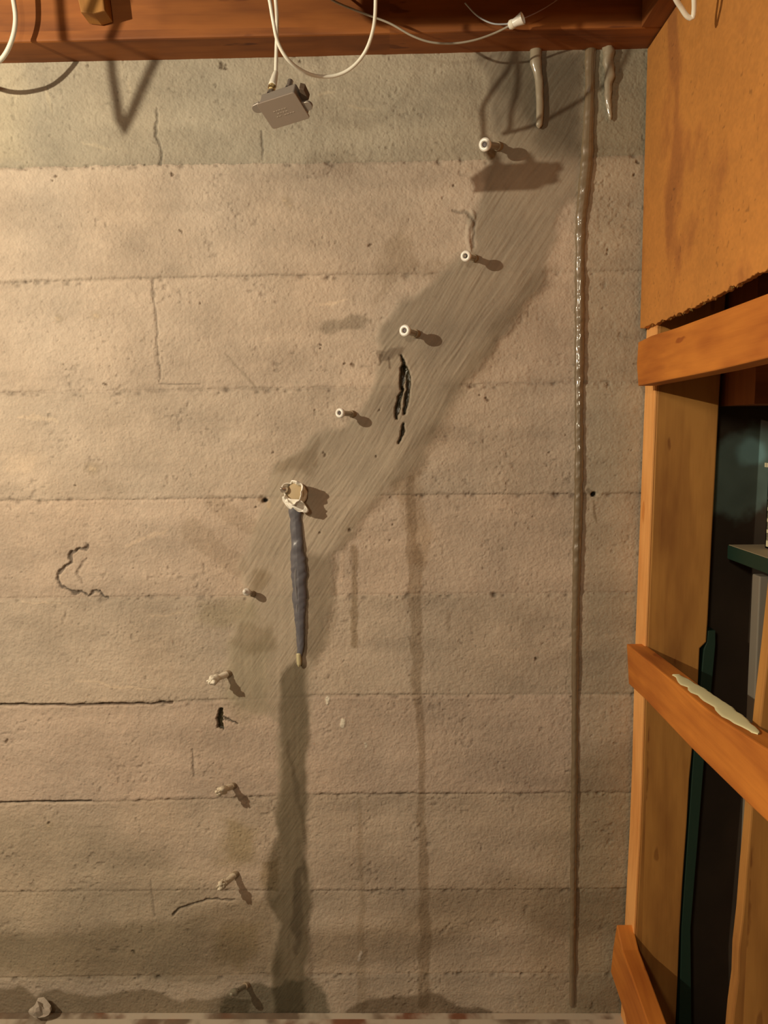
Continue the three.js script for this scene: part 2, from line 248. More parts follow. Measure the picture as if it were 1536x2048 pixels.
// cracks, lost mortar, bolt holes
stroke([[305, 560, 1.6], [310, 640, 2], [316, 700, 1.6], [319, 765, 1.2]], 1.8, 3, 0.06, 391, dig(0.0025, 0.66));
stroke([[318, 767, 1.2], [400, 767, 1]], 1.2, 1, 0.05, 392, dig(0.002, 0.6));
stroke([[312, 215, 1.2], [314, 275, 3], [322, 300, 2], [320, 328, 3]], 2, 3, 0.07, 393, dig(0.0025, 0.6));
stroke([[522, 262, 2], [524, 290, 2], [524, 318, 1]], 1.8, 2, 0.07, 394, dig(0.002, 0.66));
stroke([[0, 1408, 2.2], [120, 1409, 1.6], [240, 1408, 2.2], [300, 1407, 1.4], [342, 1404, 2.4]], 1.3, 1.5, 0.05, 395, dig(0.006, 0.25, 0.22, 0.2));
stroke([[0, 1604, 1.2], [100, 1603, 1.6], [182, 1601, 1.8]], 1.2, 1.2, 0.05, 396, dig(0.005, 0.3));
stroke([[172, 1094, 3], [150, 1104, 2.5], [138, 1120, 3.5], [116, 1146, 3], [122, 1172, 2.5], [150, 1190, 2.5], [200, 1186, 2], [214, 1198, 2.5]], 1.6, 6, 0.06, 397, dig(0.005, 0.38));
stroke([[170, 1120, 2], [150, 1145, 3], [165, 1165, 2]], 2.5, 5, 0.06, 398, dig(0.003, 0.75));
stroke([[345, 1828, 4], [360, 1815, 2.5], [390, 1803, 2], [430, 1797, 2], [470, 1800, 2]], 1.8, 4, 0.05, 399, dig(0.004, 0.4));
stroke([[385, 1500, 1.5], [388, 1550, 2]], 1.5, 2, 0.05, 400, dig(0.002, 0.66)); stroke([[302, 1760, 1.5], [308, 1830, 2]], 1.5, 2, 0.05, 401, dig(0.001, 0.72));
stroke([[945, 425, 4], [940, 440, 5], [934, 470, 4], [938, 498, 4]], 3, 4, 0.06, 402, (o, m) => { H[o] += 0.003 * m; });
stroke([[905, 424, 2], [935, 428, 3], [946, 446, 2], [944, 492, 2]], 2, 3, 0.06, 403, dig(0.002, 0.6));
stroke([[1187, 988, 4.5], [1187, 988.5, 4.5]], 1.2, 0.6, 0.1, 404, dig(0.011, 0.06)); stroke([[1187, 1002, 1.5], [1189, 1030, 3], [1193, 1046, 1]], 1.6, 1.6, 0.06, 405, mul(0.6, 0.55, 0.48)); stroke([[1199, 985, 5], [1200, 990, 5]], 2, 2, 0.1, 406, mix(0.5, 0.44, 0.33, 0.6, 0.001)); stroke([[1176, 980, 4], [1180, 984, 3]], 2, 2, 0.1, 407, mul(0.65, 0.62, 0.58));
stroke([[530, 1000, 4], [531, 1001, 4]], 1.5, 1.2, 0.1, 408, dig(0.010, 0.10)); stroke([[522, 996, 6], [526, 1000, 5]], 3, 3, 0.08, 409, mul(0.62, 0.58, 0.52)); stroke([[538, 1008, 4], [536, 1014, 3]], 2, 2, 0.1, 410, mul(1.15, 1.1, 1.0));
// the open, wet crack in the cement
const wet = (o, m) => { H[o] -= 0.008 * m; R[o] = lerp(R[o], 0.030, m); G[o] = lerp(G[o], 0.024, m); B[o] = lerp(B[o], 0.010, m); RO[o] = lerp(RO[o], 0.35, m); };
stroke([[804, 710, 1.5], [808, 725, 4], [806, 742, 4], [806, 760, 5], [803, 775, 3]], 1.4, 2, 0.08, 421, wet);
stroke([[810, 735, 4], [815, 755, 5], [816, 775, 4], [813, 800, 4], [807, 826, 2]], 1.4, 2, 0.08, 422, wet);
stroke([[805, 775, 2], [799, 795, 4], [795, 815, 4.5], [793, 838, 2]], 1.4, 1.6, 0.08, 423, wet);
stroke([[807, 848, 1.5], [806, 862, 4], [801, 873, 2], [797, 886, 1]], 1.3, 1.6, 0.08, 424, wet);
stroke([[440, 1424, 6], [438, 1440, 6], [438, 1450, 5], [443, 1456, 2]], 1.4, 3.5, 0.09, 425, wet); stroke([[447, 1434, 1.5], [458, 1440, 2.5], [474, 1446, 1.5]], 1.3, 2, 0.09, 426, (o, m) => wet(o, m * 0.75));
// small spots, knots, bug holes
{ const r = mulberry(77);
  for (const [x, y, s] of [[650, 910, 5], [752, 914, 4], [690, 727, 3], [706, 729, 4.5], [641, 690, 4], [640, 697, 3], [112, 352, 5], [106, 362, 3], [345, 350, 4], [905, 372, 4], [739, 490, 4], [362, 462, 4], [267, 1906, 6], [1072, 1318, 4], [1130, 870, 3], [1098, 905, 4], [1275, 326, 4], [1268, 350, 4], [1215, 500, 3], [1214, 508, 3], [758, 820, 2.5], [630, 820, 2.5], [98, 1645, 4], [14, 1480, 6], [400, 605, 3], [210, 770, 4], [545, 905, 4], [510, 1015, 3], [640, 1065, 3], [1262, 900, 2], [1256, 900, 2], [150, 970, 3], [440, 128, 8], [452, 134, 6], [175, 130, 4], [600, 122, 4], [940, 774, 5], [958, 790, 4], [975, 800, 5], [700, 1060, 4], [785, 1050, 3], [778, 1080, 3]])
    stroke([[x, y, s * 0.55], [x + (r() - 0.5) * s, y + (r() - 0.5) * s, s * 0.5]], s * 0.45, s * 0.5, 0.12, 430 + x, dig(0.0035, 0.42, 0.38, 0.34));
  for (const [x, y, s] of [[185, 935, 14], [116, 636, 9], [192, 630, 9], [570, 400, 9], [97, 1650, 8], [580, 410, 7]]) { region(blob(x, y, s, s * 1.1), 4, 4, 0.06, 500 + x, mul(0.86, 0.85, 0.82)); stroke([[x - s * 0.3, y, s * 0.25], [x + s * 0.2, y + s * 0.2, s * 0.25]], 2, 2, 0.1, 520 + x, mul(1.2, 1.18, 1.12)); }
  for (let k = 0; k < 420; k++) { const x = -60 + r() * 1360, y = 130 + r() * 1800, s = 0.8 + r() * r() * 2.6; stroke([[x, y, s * 0.5], [x + (r() - 0.5) * 6, y + (r() - 0.5) * 5, s * 0.35]], s * 0.8, s, 0.1, 600 + k, (o, m) => { const f = 1 - SM[o] * 0.7; H[o] -= 0.0018 * m * f; const c = lerp(1, 0.66, m * f); R[o] *= c; G[o] *= c; B[o] *= c; }); }
  // broken arrises and crumbs hanging under the board lines
  for (let k = 0; k < 260; k++) { const s = 1 + Math.floor(r() * 9), x = X0 + r() * (X1 - X0), y = seamY(s, x) - r() * 0.006; const i = (x - X0) * KX, j = (Y1 - y) * KY, rad = 1.5 + r() * 3; for (let b = -8; b <= 8; b++) for (let a = -8; a <= 8; a++) { const ii = Math.round(i + a), jj = Math.round(j + b); if (ii < 0 || jj < 0 || ii >= TW || jj >= TH) continue; const o = jj * TW + ii, m = Math.exp(-(a * a / (rad * rad * 2) + b * b / (rad * rad))) * (1 - SM[o] * 0.9); H[o] -= 0.0028 * m; const c = 1 - 0.34 * m; R[o] *= c; G[o] *= c; B[o] *= c; } }
}
// maps
function mapFrom(fn, srgb) {
  const d = new Uint8Array(N * 4);
  for (let j = 0; j < TH; j++) for (let i = 0; i < TW; i++) { const o = (TH - 1 - j) * TW + i, k = (j * TW + i) * 4, c = fn(o, i, TH - 1 - j); d[k] = c[0]; d[k + 1] = c[1]; d[k + 2] = c[2]; d[k + 3] = 255; }
  const t = new THREE.DataTexture(d, TW, TH); t.magFilter = THREE.LinearFilter; if (srgb) t.colorSpace = THREE.SRGBColorSpace; t.needsUpdate = true; return t;
}
const lut = new Uint8Array(4097); for (let i = 0; i <= 4096; i++) lut[i] = Math.round(255 * toS(i / 4096));
const L8 = v => lut[Math.max(0, Math.min(4096, Math.round(v * 4096)))];
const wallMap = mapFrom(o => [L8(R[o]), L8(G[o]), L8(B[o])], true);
const wallRough = mapFrom(o => { const v = Math.round(255 * RO[o]); return [v, v, v]; }, false);
const wallBump = mapFrom((o, i, j) => {   // the sandy face: relief too fine for the mesh
  const x = i / KX, y = j / KY, f = 1 - 0.72 * SM[o];
  const g = 0.30 * noise(x * 260, y * 260, 61) + 0.25 * noise(x * 420, y * 420, 62) + 0.28 * noise(x * 140, y * 140, 63);
  const st = SM[o] * 0.22 * fbm((i * 0.84 + j * 0.54) * 0.30, (-i * 0.54 + j * 0.84) * 0.02, 64, 3);
  const v = Math.round(255 * Math.min(1, Math.max(0, 0.5 + 0.5 * g * f + st))); return [v, v, v];
}, false);
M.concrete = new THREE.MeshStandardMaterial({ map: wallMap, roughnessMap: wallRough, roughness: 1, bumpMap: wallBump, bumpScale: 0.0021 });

const hAt = (x, y) => { let i = (x - X0) * KX - 0.5, j = (Y1 - y) * KY - 0.5; i = Math.max(0, Math.min(TW - 2, i)); j = Math.max(0, Math.min(TH - 2, j)); const a = Math.floor(i), b = Math.floor(j), u = i - a, v = j - b, o = b * TW + a; return lerp(lerp(H[o], H[o + 1], u), lerp(H[o + TW], H[o + TW + 1], u), v); };
const wall = new THREE.Group(); wall.name = 'wall_back'; wall.userData = { kind: 'structure' }; scene.add(wall);
{ const NXW = 600;
  for (let c = 0; c <= 10; c++) {
    const top = x => c === 0 ? Y1 : seamY(c - 1, x), bot = x => c === 10 ? Y0 : seamY(c, x);
    const rows = Math.max(6, Math.round((top(0) - bot(0)) / 0.0027));
    const pos = new Float32Array((NXW + 1) * (rows + 1) * 3), nor = new Float32Array(pos.length), uv = new Float32Array((NXW + 1) * (rows + 1) * 2), idx = new Uint32Array(NXW * rows * 6);
    let p = 0, q = 0, r = 0; const e = 0.0016;
    for (let j = 0; j <= rows; j++) for (let i = 0; i <= NXW; i++) {
      const x = lerp(X0, X1, i / NXW), y = lerp(top(x), bot(x), j / rows);
      pos[p] = x; pos[p + 1] = y; pos[p + 2] = hAt(x, y);
      const nx = (hAt(x - e, y) - hAt(x + e, y)) / (2 * e), ny = (hAt(x, y - e) - hAt(x, y + e)) / (2 * e), l = Math.hypot(nx, ny, 1);
      nor[p] = nx / l; nor[p + 1] = ny / l; nor[p + 2] = 1 / l; p += 3;
      uv[q++] = (x - X0) / (X1 - X0); uv[q++] = (y - Y0) / (Y1 - Y0);
      if (i < NXW && j < rows) { const a = j * (NXW + 1) + i, b = a + 1, d = a + NXW + 1, f = d + 1; idx[r++] = a; idx[r++] = d; idx[r++] = b; idx[r++] = b; idx[r++] = d; idx[r++] = f; }
    }
    const g = new THREE.BufferGeometry(); g.setAttribute('position', new THREE.BufferAttribute(pos, 3)); g.setAttribute('normal', new THREE.BufferAttribute(nor, 3)); g.setAttribute('uv', new THREE.BufferAttribute(uv, 2)); g.setIndex(new THREE.BufferAttribute(idx, 1));
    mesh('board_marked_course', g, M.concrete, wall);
  }
}
const plainT = tex(512, 512, (u, v) => { const t = 1 + 0.25 * fbm(u * 6, v * 6, 7, 4) + 0.15 * noise(u * 160, v * 160, 8); return [0.40 * t, 0.35 * t, 0.285 * t]; });
M.plain = new THREE.MeshStandardMaterial({ map: plainT, roughness: 0.95, bumpMap: plainT, bumpScale: 0.002 });
const boxAt = (x0, x1, y0, y1, z0, z1) => new THREE.BoxGeometry(x1 - x0, y1 - y0, z1 - z0).translate((x0 + x1) / 2, (y0 + y1) / 2, (z0 + z1) / 2);
mesh('concrete_core', boxAt(X0, X1, 0, Y1, -0.25, -0.02), M.plain, wall);
mesh('concrete_side', boxAt(-2.6, X0, 0, Y1, -0.25, 0), M.plain, wall);
// the stretch of wall behind the partition: dark brown, with a blue-green patch
const P1 = W(1470, 950), P2 = W(1500, 905);
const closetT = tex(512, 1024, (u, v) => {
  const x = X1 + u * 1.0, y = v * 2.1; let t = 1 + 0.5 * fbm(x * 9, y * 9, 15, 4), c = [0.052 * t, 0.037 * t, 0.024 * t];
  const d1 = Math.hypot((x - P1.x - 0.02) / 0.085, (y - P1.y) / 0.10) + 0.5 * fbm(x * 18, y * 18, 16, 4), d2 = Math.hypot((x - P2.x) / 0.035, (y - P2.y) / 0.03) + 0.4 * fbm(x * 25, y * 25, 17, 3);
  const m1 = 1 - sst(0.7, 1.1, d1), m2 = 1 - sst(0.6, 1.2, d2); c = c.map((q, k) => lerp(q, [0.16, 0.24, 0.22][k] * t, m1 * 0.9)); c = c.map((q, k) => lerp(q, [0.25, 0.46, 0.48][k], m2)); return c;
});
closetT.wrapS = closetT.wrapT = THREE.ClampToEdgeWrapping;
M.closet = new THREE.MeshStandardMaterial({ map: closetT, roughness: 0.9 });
{ const g = new THREE.PlaneGeometry(1.0, 2.1, 1, 1).translate(X1 + 0.5, 1.05, 0.0005); mesh('closet_face', g, M.closet, wall); mesh('concrete_side', boxAt(X1, 1.6, 0, Y1, -0.25, 0), M.plain, wall); }

// ------------------------------------------------------------------ rest of the shell
const floorT = tex(512, 512, (u, v) => { const t = 1 + 0.4 * fbm(u * 8, v * 8, 19, 4); return [0.17 * t, 0.14 * t, 0.11 * t]; });
M.floor = new THREE.MeshStandardMaterial({ map: floorT, roughness: 0.85 });
struct('floor', boxAt(-2.6, 1.6, -0.2, -0.001, -0.25, 4.6), M.floor);
M.wallP = new THREE.MeshStandardMaterial({ map: plainT, roughness: 0.95, color: 0xd8cbb8 });
struct('wall_left', boxAt(-2.75, -2.6, -0.2, 2.5, -0.25, 4.75), M.wallP);
struct('wall_front', boxAt(-2.6, 1.75, -0.2, 2.5, 4.6, 4.75), M.wallP);
M.closetSide = new THREE.MeshStandardMaterial({ map: woodB, color: 0x6b5a48, roughness: 0.9 });
struct('wall_right', boxAt(1.6, 1.75, -0.2, 2.5, -0.25, 4.6), M.closetSide);
struct('ceiling', boxAt(-2.6, 1.6, 2.36, 2.5, -0.25, 4.6), M.dark);
const BEAM_B = W(650, 108).y;    // underside of the beam where it meets the wall
{ // joists, parallel to the wall
  let k = 0;
  for (const z of [0.42, 0.83, 1.24, 1.65, 2.06, 2.5, 2.95, 3.4, 3.9, 4.35]) { const j = mesh('ceiling_joist', uvAlong(boxAt(-2.6, 1.6, z < 0.5 ? 2.014 : BEAM_B + 0.045, 2.36, z - 0.019, z + 0.019), 0), M.dark); tag(j, `dark timber ceiling joist, ${['nearest', 'second', 'third', 'fourth', 'fifth', 'sixth', 'seventh', 'eighth', 'ninth', 'tenth'][k++]} out from the concrete wall`, 'joist', 'ceiling joists'); }
}

{ const g = new THREE.CylinderGeometry(0.034, 0.034, 0.84, 28).rotateZ(Math.PI / 2).translate(0.0, 1.985, 0.42); const t = thing('added_shade_pipe', 'added unseen pipe under the first joist, shading the right half of the beam', 'pipe'); mesh('pipe_body', g, new THREE.MeshStandardMaterial({ color: 0x3a332c, roughness: 0.5 }), t); for (const x of [-0.2, 0.3]) mesh('pipe_clip', new THREE.TorusGeometry(0.036, 0.003, 8, 28).rotateY(Math.PI / 2).translate(x, 1.985, 0.42), M.zinc, t); }  // unseen pipe, added to throw shade on the right half of the beam

// ------------------------------------------------------------------ beam along the wall head
{ const zf = 0.077, y0 = W(650, 110).y;
  const t = thing('timber_beam', 'reddish brown timber beam lying along the top of the concrete wall', 'beam');
  const yl = W(0, 127).y, yr = W(1300, 97).y, xl = -2.6, xr = 1.6, at = x => lerp(yl, yr, (x - W(0, 127).x) / (W(1300, 97).x - W(0, 127).x));
  const s = extrudePts([[-1.4, at(-1.4)], [0.9, at(0.9)], [0.9, 2.23], [-1.4, 2.23]], zf + 0.12, 0.004);
  mesh('beam_timber', uvAlong(s.translate(0, 0, -0.12), 0), M.beam, t);
}

// ------------------------------------------------------------------ lamps out of the frame: a bare bulb, and an added fill globe
M.glow = new THREE.MeshStandardMaterial({ color: 0xfff0d8, emissive: LAMP_COLOR, emissiveIntensity: 3, roughness: 0.4 });
M.black = new THREE.MeshStandardMaterial({ color: 0x1c1917, roughness: 0.6 });
function bulb(pos, power, size, label, k = 1) {   // k > 1: the added fill globe
  const t = thing('hanging_bulb', label, 'lamp', pos);
  const b = [[0, -0.035], [0.014, -0.032], [0.026, -0.020], [0.030, -0.004], [0.027, 0.012], [0.018, 0.030], [0.013, 0.045], [0.013, 0.05]].map(p => new THREE.Vector2(p[0] * k, p[1] < 0.045 ? 0.045 + (p[1] - 0.045) * (k > 1 ? 2.2 : 1) : p[1]));
  if (k > 1) { b.length = 0; for (let i = 0; i <= 20; i++) b.push(new THREE.Vector2(0.09 * Math.sin(i / 20 * 3.0), -0.09 * Math.cos(i / 20 * 3.0) - 0.035)); }
  mesh('glass_bulb', new THREE.LatheGeometry(b, 28), M.glow, t);
  mesh('lamp_holder', new THREE.LatheGeometry([[0.013, 0.048], [0.021, 0.050], [0.022, 0.085], [0.016, 0.10], [0.005, 0.106]].map(p => new THREE.Vector2(p[0], p[1])), 24), M.black, t);
  mesh('flex', new THREE.CylinderGeometry(0.003, 0.003, 2.36 - pos.y - 0.1, 8).translate(0, (2.36 - pos.y + 0.1) / 2, 0), M.black, t);
  const l = new THREE.PointLight(LAMP_COLOR, power, 0, 2); l.castShadow = true; l.shadow.radius = size; l.position.copy(pos); if (k > 1) l.position.y -= 0.035; l.name = numbered('bulb_light'); scene.add(l);
}
bulb(LAMP, LAMP_POWER, 0.6, 'bare glowing bulb hanging in front of the concrete wall, left of the view');
bulb(LAMP2, FILL_POWER, 3.6, 'added fill globe lamp hanging unseen behind the view', 3);

// ------------------------------------------------------------------ timber partition on the right
const XP = 0.503, XR = XP - 0.044, ZP = 0.066;
function outline(pts, xf) { return pts.map(p => onX(p[0], p[1], xf)); }
{ // fibre board above the opening, its lower edge broken and furry
  const t = thing('fibre_board', 'orange brown fibreboard panel with a ragged lower edge and brown stains, above the opening', 'panel');
  const xb = XP - 0.0205, low = [[1285, 655], [1345, 633], [1400, 607], [1440, 586], [1490, 561], [1536, 537], [1640, 482], [1800, 395]].map(p => onX(p[0], p[1], xb));
  const r = mulberry(5), pts = [];
  low[0].z = 0.006; const yTop = W(1300, 99).y - 0.002;
  for (let k = 0; k < low.length - 1; k++) for (let q = 0; q < 16; q++) { const p = low[k].clone().lerp(low[k + 1], q / 16); p.y += (k + q ? 1 : 0) * (0.0022 * noise(p.z * 120, 1, 91) + 0.002 * noise(p.z * 400, 3, 92)); pts.push(p); }
  pts.push(low[low.length - 1]); pts.push(new THREE.Vector3(xb, yTop, low[low.length - 1].z), new THREE.Vector3(xb, yTop, 0.006));
  const bt = tex(768, 768, (u, v) => {
    const z = u, y = v; let k = 1 + 0.20 * fbm(z * 7, y * 5, 101, 4) + 0.07 * noise(z * 240, y * 240, 102) + 0.05 * noise(z * 90, y * 90, 103);
    const st = sst(0.10, 0.5, fbm(z * 11, y * 5, 104, 5) + 0.9 * Math.exp(-Math.pow((z - 0.13 - 0.02 * noise(y * 8, 1, 105)) / 0.035, 2)) * sst(0.05, 0.5, y) * 0.7 - 0.18), sp = sst(0.72, 0.9, noise(z * 190, y * 130, 106)) * sst(0.05, 0.3, fbm(z * 6, y * 6, 107, 3));
    const c = [0.490 * k, 0.204 * k, 0.041 * k]; const d = 1 - 0.30 * st - 0.30 * sp; return [c[0] * d, c[1] * d * (1 - 0.1 * st), c[2] * d];
  });
  M.fibre = new THREE.MeshStandardMaterial({ map: bt, roughness: 0.88, bumpMap: bt, bumpScale: 0.0015 });
  const g = plankX(pts, xb, 0.010, 0.0012), p = g.attributes.position, uv = g.attributes.uv;
  for (let i = 0; i < p.count; i++) uv.setXY(i, p.getZ(i) * 0.9, (p.getY(i) - 1.3) * 1.1);
  mesh('board', g, M.fibre, t);
  // tufts of torn fibre along the lower edge
  const tufts = []; for (let k = 0; k < 60; k++) { const q = low[Math.floor(r() * 5)], q2 = low[Math.min(5, Math.floor(r() * 5) + 1)], m = q.clone().lerp(q2, r()); const f = new THREE.ConeGeometry(0.0012 + r() * 0.0022, 0.005 + r() * 0.010, 5); f.rotateX(Math.PI + (r() - 0.5) * 1.6).rotateZ((r() - 0.5)); f.translate(xb + 0.003 + r() * 0.004, 0, 0); const zz = 0.02 + r() * 0.42; let yy = 0; for (let i = 1; i < low.length; i++) if (zz <= low[i].z) { yy = lerp(low[i - 1].y, low[i].y, (zz - low[i - 1].z) / (low[i].z - low[i - 1].z)); break; } f.translate(0, yy + 0.002, zz); tufts.push(f); }
  const tm = mesh('torn_fibres', mergeGeometries(tufts), new THREE.MeshStandardMaterial({ color: new THREE.Color().setRGB(0.30, 0.17, 0.04), roughness: 1 }), t); tm.userData = { kind: 'stuff' };
}
{ // post against the wall
  const left = [[1319, 600], [1316, 700], [1315, 780], [1312, 850], [1308, 950], [1302, 1100], [1298, 1200], [1294, 1300], [1291, 1400], [1287, 1550], [1282, 1680], [1274, 1830], [1268, 1950], [1262, 2080]], right = [[1448, 600], [1440, 780], [1436, 850], [1431, 950], [1424, 1080], [1416, 1240], [1413, 1284], [1400, 1297], [1396, 1380], [1388, 1470], [1379, 1560], [1374, 1650], [1366, 1760], [1360, 1860], [1356, 1960], [1350, 2080]];
  const pts = [...left, ...right.reverse()].map(p => { const w = W(p[0], p[1], ZP); return [w.x, Math.max(0.0, w.y)]; });
  pts[0][1] = pts[pts.length - 1][1] = 2.0; pts[0][0] += 0.016; pts[pts.length - 1][0] += 0.016; const l0 = pts[left.length - 1], l1 = pts[left.length]; l0[1] = l1[1] = 0;
  const t = thing('timber_post', 'rough orange timber post standing against the concrete wall, with a pale left edge', 'post');
  mesh('post_timber', uvAlong(extrudePts(pts, ZP - 0.008, 0.0025).translate(0, 0, 0.008), 1), M.post, t);
  const lf = pts.slice(0, left.length), strip = [...lf.map(p => [p[0] - 0.0045, p[1]]), ...lf.slice().reverse().map(p => [p[0] - 0.0002, p[1]])];
  const e = mesh('edge_strip', uvAlong(extrudePts(strip, ZP - 0.009, 0.0008).translate(0, 0, 0.008), 1), M.pale, t); e.userData = { label: 'pale planed strip along the edge' };
}
const railsOf = (name, label, px, xf, thick, parent) => { const t = thing(name, label, 'rail'); const p = outline(px, xf); mesh('rail_timber', uvAlong(plankX(p, xf, thick, 0.0025), 2), M.rail, t); return [t, p]; };
railsOf('timber_rail', 'upper orange timber rail nailed across the post, directly under the fibreboard', [[1276, 684], [1300, 672], [1353, 655], [1431, 626], [1536, 586], [1760, 500], [1760, 671], [1536, 716], [1431, 741], [1322, 763], [1276, 772], [1273, 730]], XR, 0.036);
{ const [t, p] = railsOf('timber_rail', 'middle sloping timber rail with cream paint spilled along its top edge', [[1253, 1288], [1321, 1342], [1425, 1428], [1536, 1500], [1700, 1625], [1700, 1800], [1494, 1606], [1380, 1494], [1290, 1399], [1257, 1368]], XR, 0.036);
  // dried cream paint along the top face, thick enough to feel
  const a = p[1].clone().lerp(p[2], 0.12), b = p[2].clone().lerp(p[3], 0.62), r = mulberry(9), o = [], N2 = 40; const up = b.clone().sub(a);
  const top = [], bot = []; for (let k = 0; k <= N2; k++) { const q = a.clone().addScaledVector(up, k / N2), w = Math.sin(Math.PI * Math.min(1, Math.max(0.04, k / N2))) ** 0.4; top.push([0.017 + 0.017 * w + 0.002 * noise(k * 0.7, 1, 3), q]); bot.push([0.017 - 0.0165 * w * (0.8 + 0.3 * noise(k * 0.5, 2, 4)), q]); }
  const pos = [], idx = []; for (let k = 0; k <= N2; k++) for (const [w, lift] of [[bot[k][0], 0], [lerp(bot[k][0], top[k][0], 0.15), 0.0018], [lerp(bot[k][0], top[k][0], 0.85), 0.0018], [top[k][0], 0]]) pos.push(XR + w, top[k][1].y + lift + 0.0004, top[k][1].z);
  for (let k = 0; k < N2; k++) for (let j = 0; j < 3; j++) { const A = k * 4 + j, Bq = A + 1, C = A + 4, D = C + 1; idx.push(A, C, Bq, Bq, C, D); }
  const g = new THREE.BufferGeometry(); g.setAttribute('position', new THREE.Float32BufferAttribute(pos, 3)); g.setIndex(idx); g.computeVertexNormals();
  const m = mesh('dried_paint', g, new THREE.MeshStandardMaterial({ color: new THREE.Color().setRGB(0.84, 0.84, 0.52), roughness: 0.5, side: THREE.DoubleSide }), t); m.userData = { label: 'pale cream paint' };
}
{ const x3 = 0.452; railsOf('timber_rail', 'lowest timber rail with a splintered end by the foot of the wall', [[1233, 1850], [1244, 1900], [1262, 1950], [1296, 2048], [1380, 2300], [1300, 2300], [1249, 2028], [1235, 1985], [1221, 1943], [1226, 1895]], x3, 0.034); }
{ // second post, nearer, its left edge in view at the right of the frame
  const z2 = 0.50, left = [[1625, 500], [1590, 800], [1560, 1080], [1536, 1300], [1522, 1420], [1509, 1540], [1501, 1640], [1492, 1740], [1485, 1830], [1477, 1900], [1475, 1960], [1467, 2020], [1460, 2100]], pts = left.map(p => { const w = W(p[0], p[1], z2); return [w.x, w.y]; });
  const low = pts[pts.length - 1], lo = [low[0] + (low[0] - pts[pts.length - 2][0]), 0], hi = [pts[0][0] + 0.02, 2.0];
  const t = thing('timber_post', 'second timber post of the partition, dark orange, at the lower right edge of the view', 'post');
  mesh('post_timber', uvAlong(extrudePts([hi, ...pts, lo, [lo[0] + 0.11, 0], [hi[0] + 0.10, 2.0]], 0.022, 0.0025).translate(0, 0, z2 - 0.022), 1), M.post, t);
}
{ // top plate running out from the corner over the partition
  const y0 = W(1300, 97).y - 0.001, t = thing('top_plate', 'dark reddish timber plate running out from the wall above the fibreboard', 'beam');
  mesh('plate_timber', uvAlong(boxAt(XP - 0.055, XP + 0.06, y0, y0 + 0.075, 0.079, 1.9), 2), M.beam, t);
}

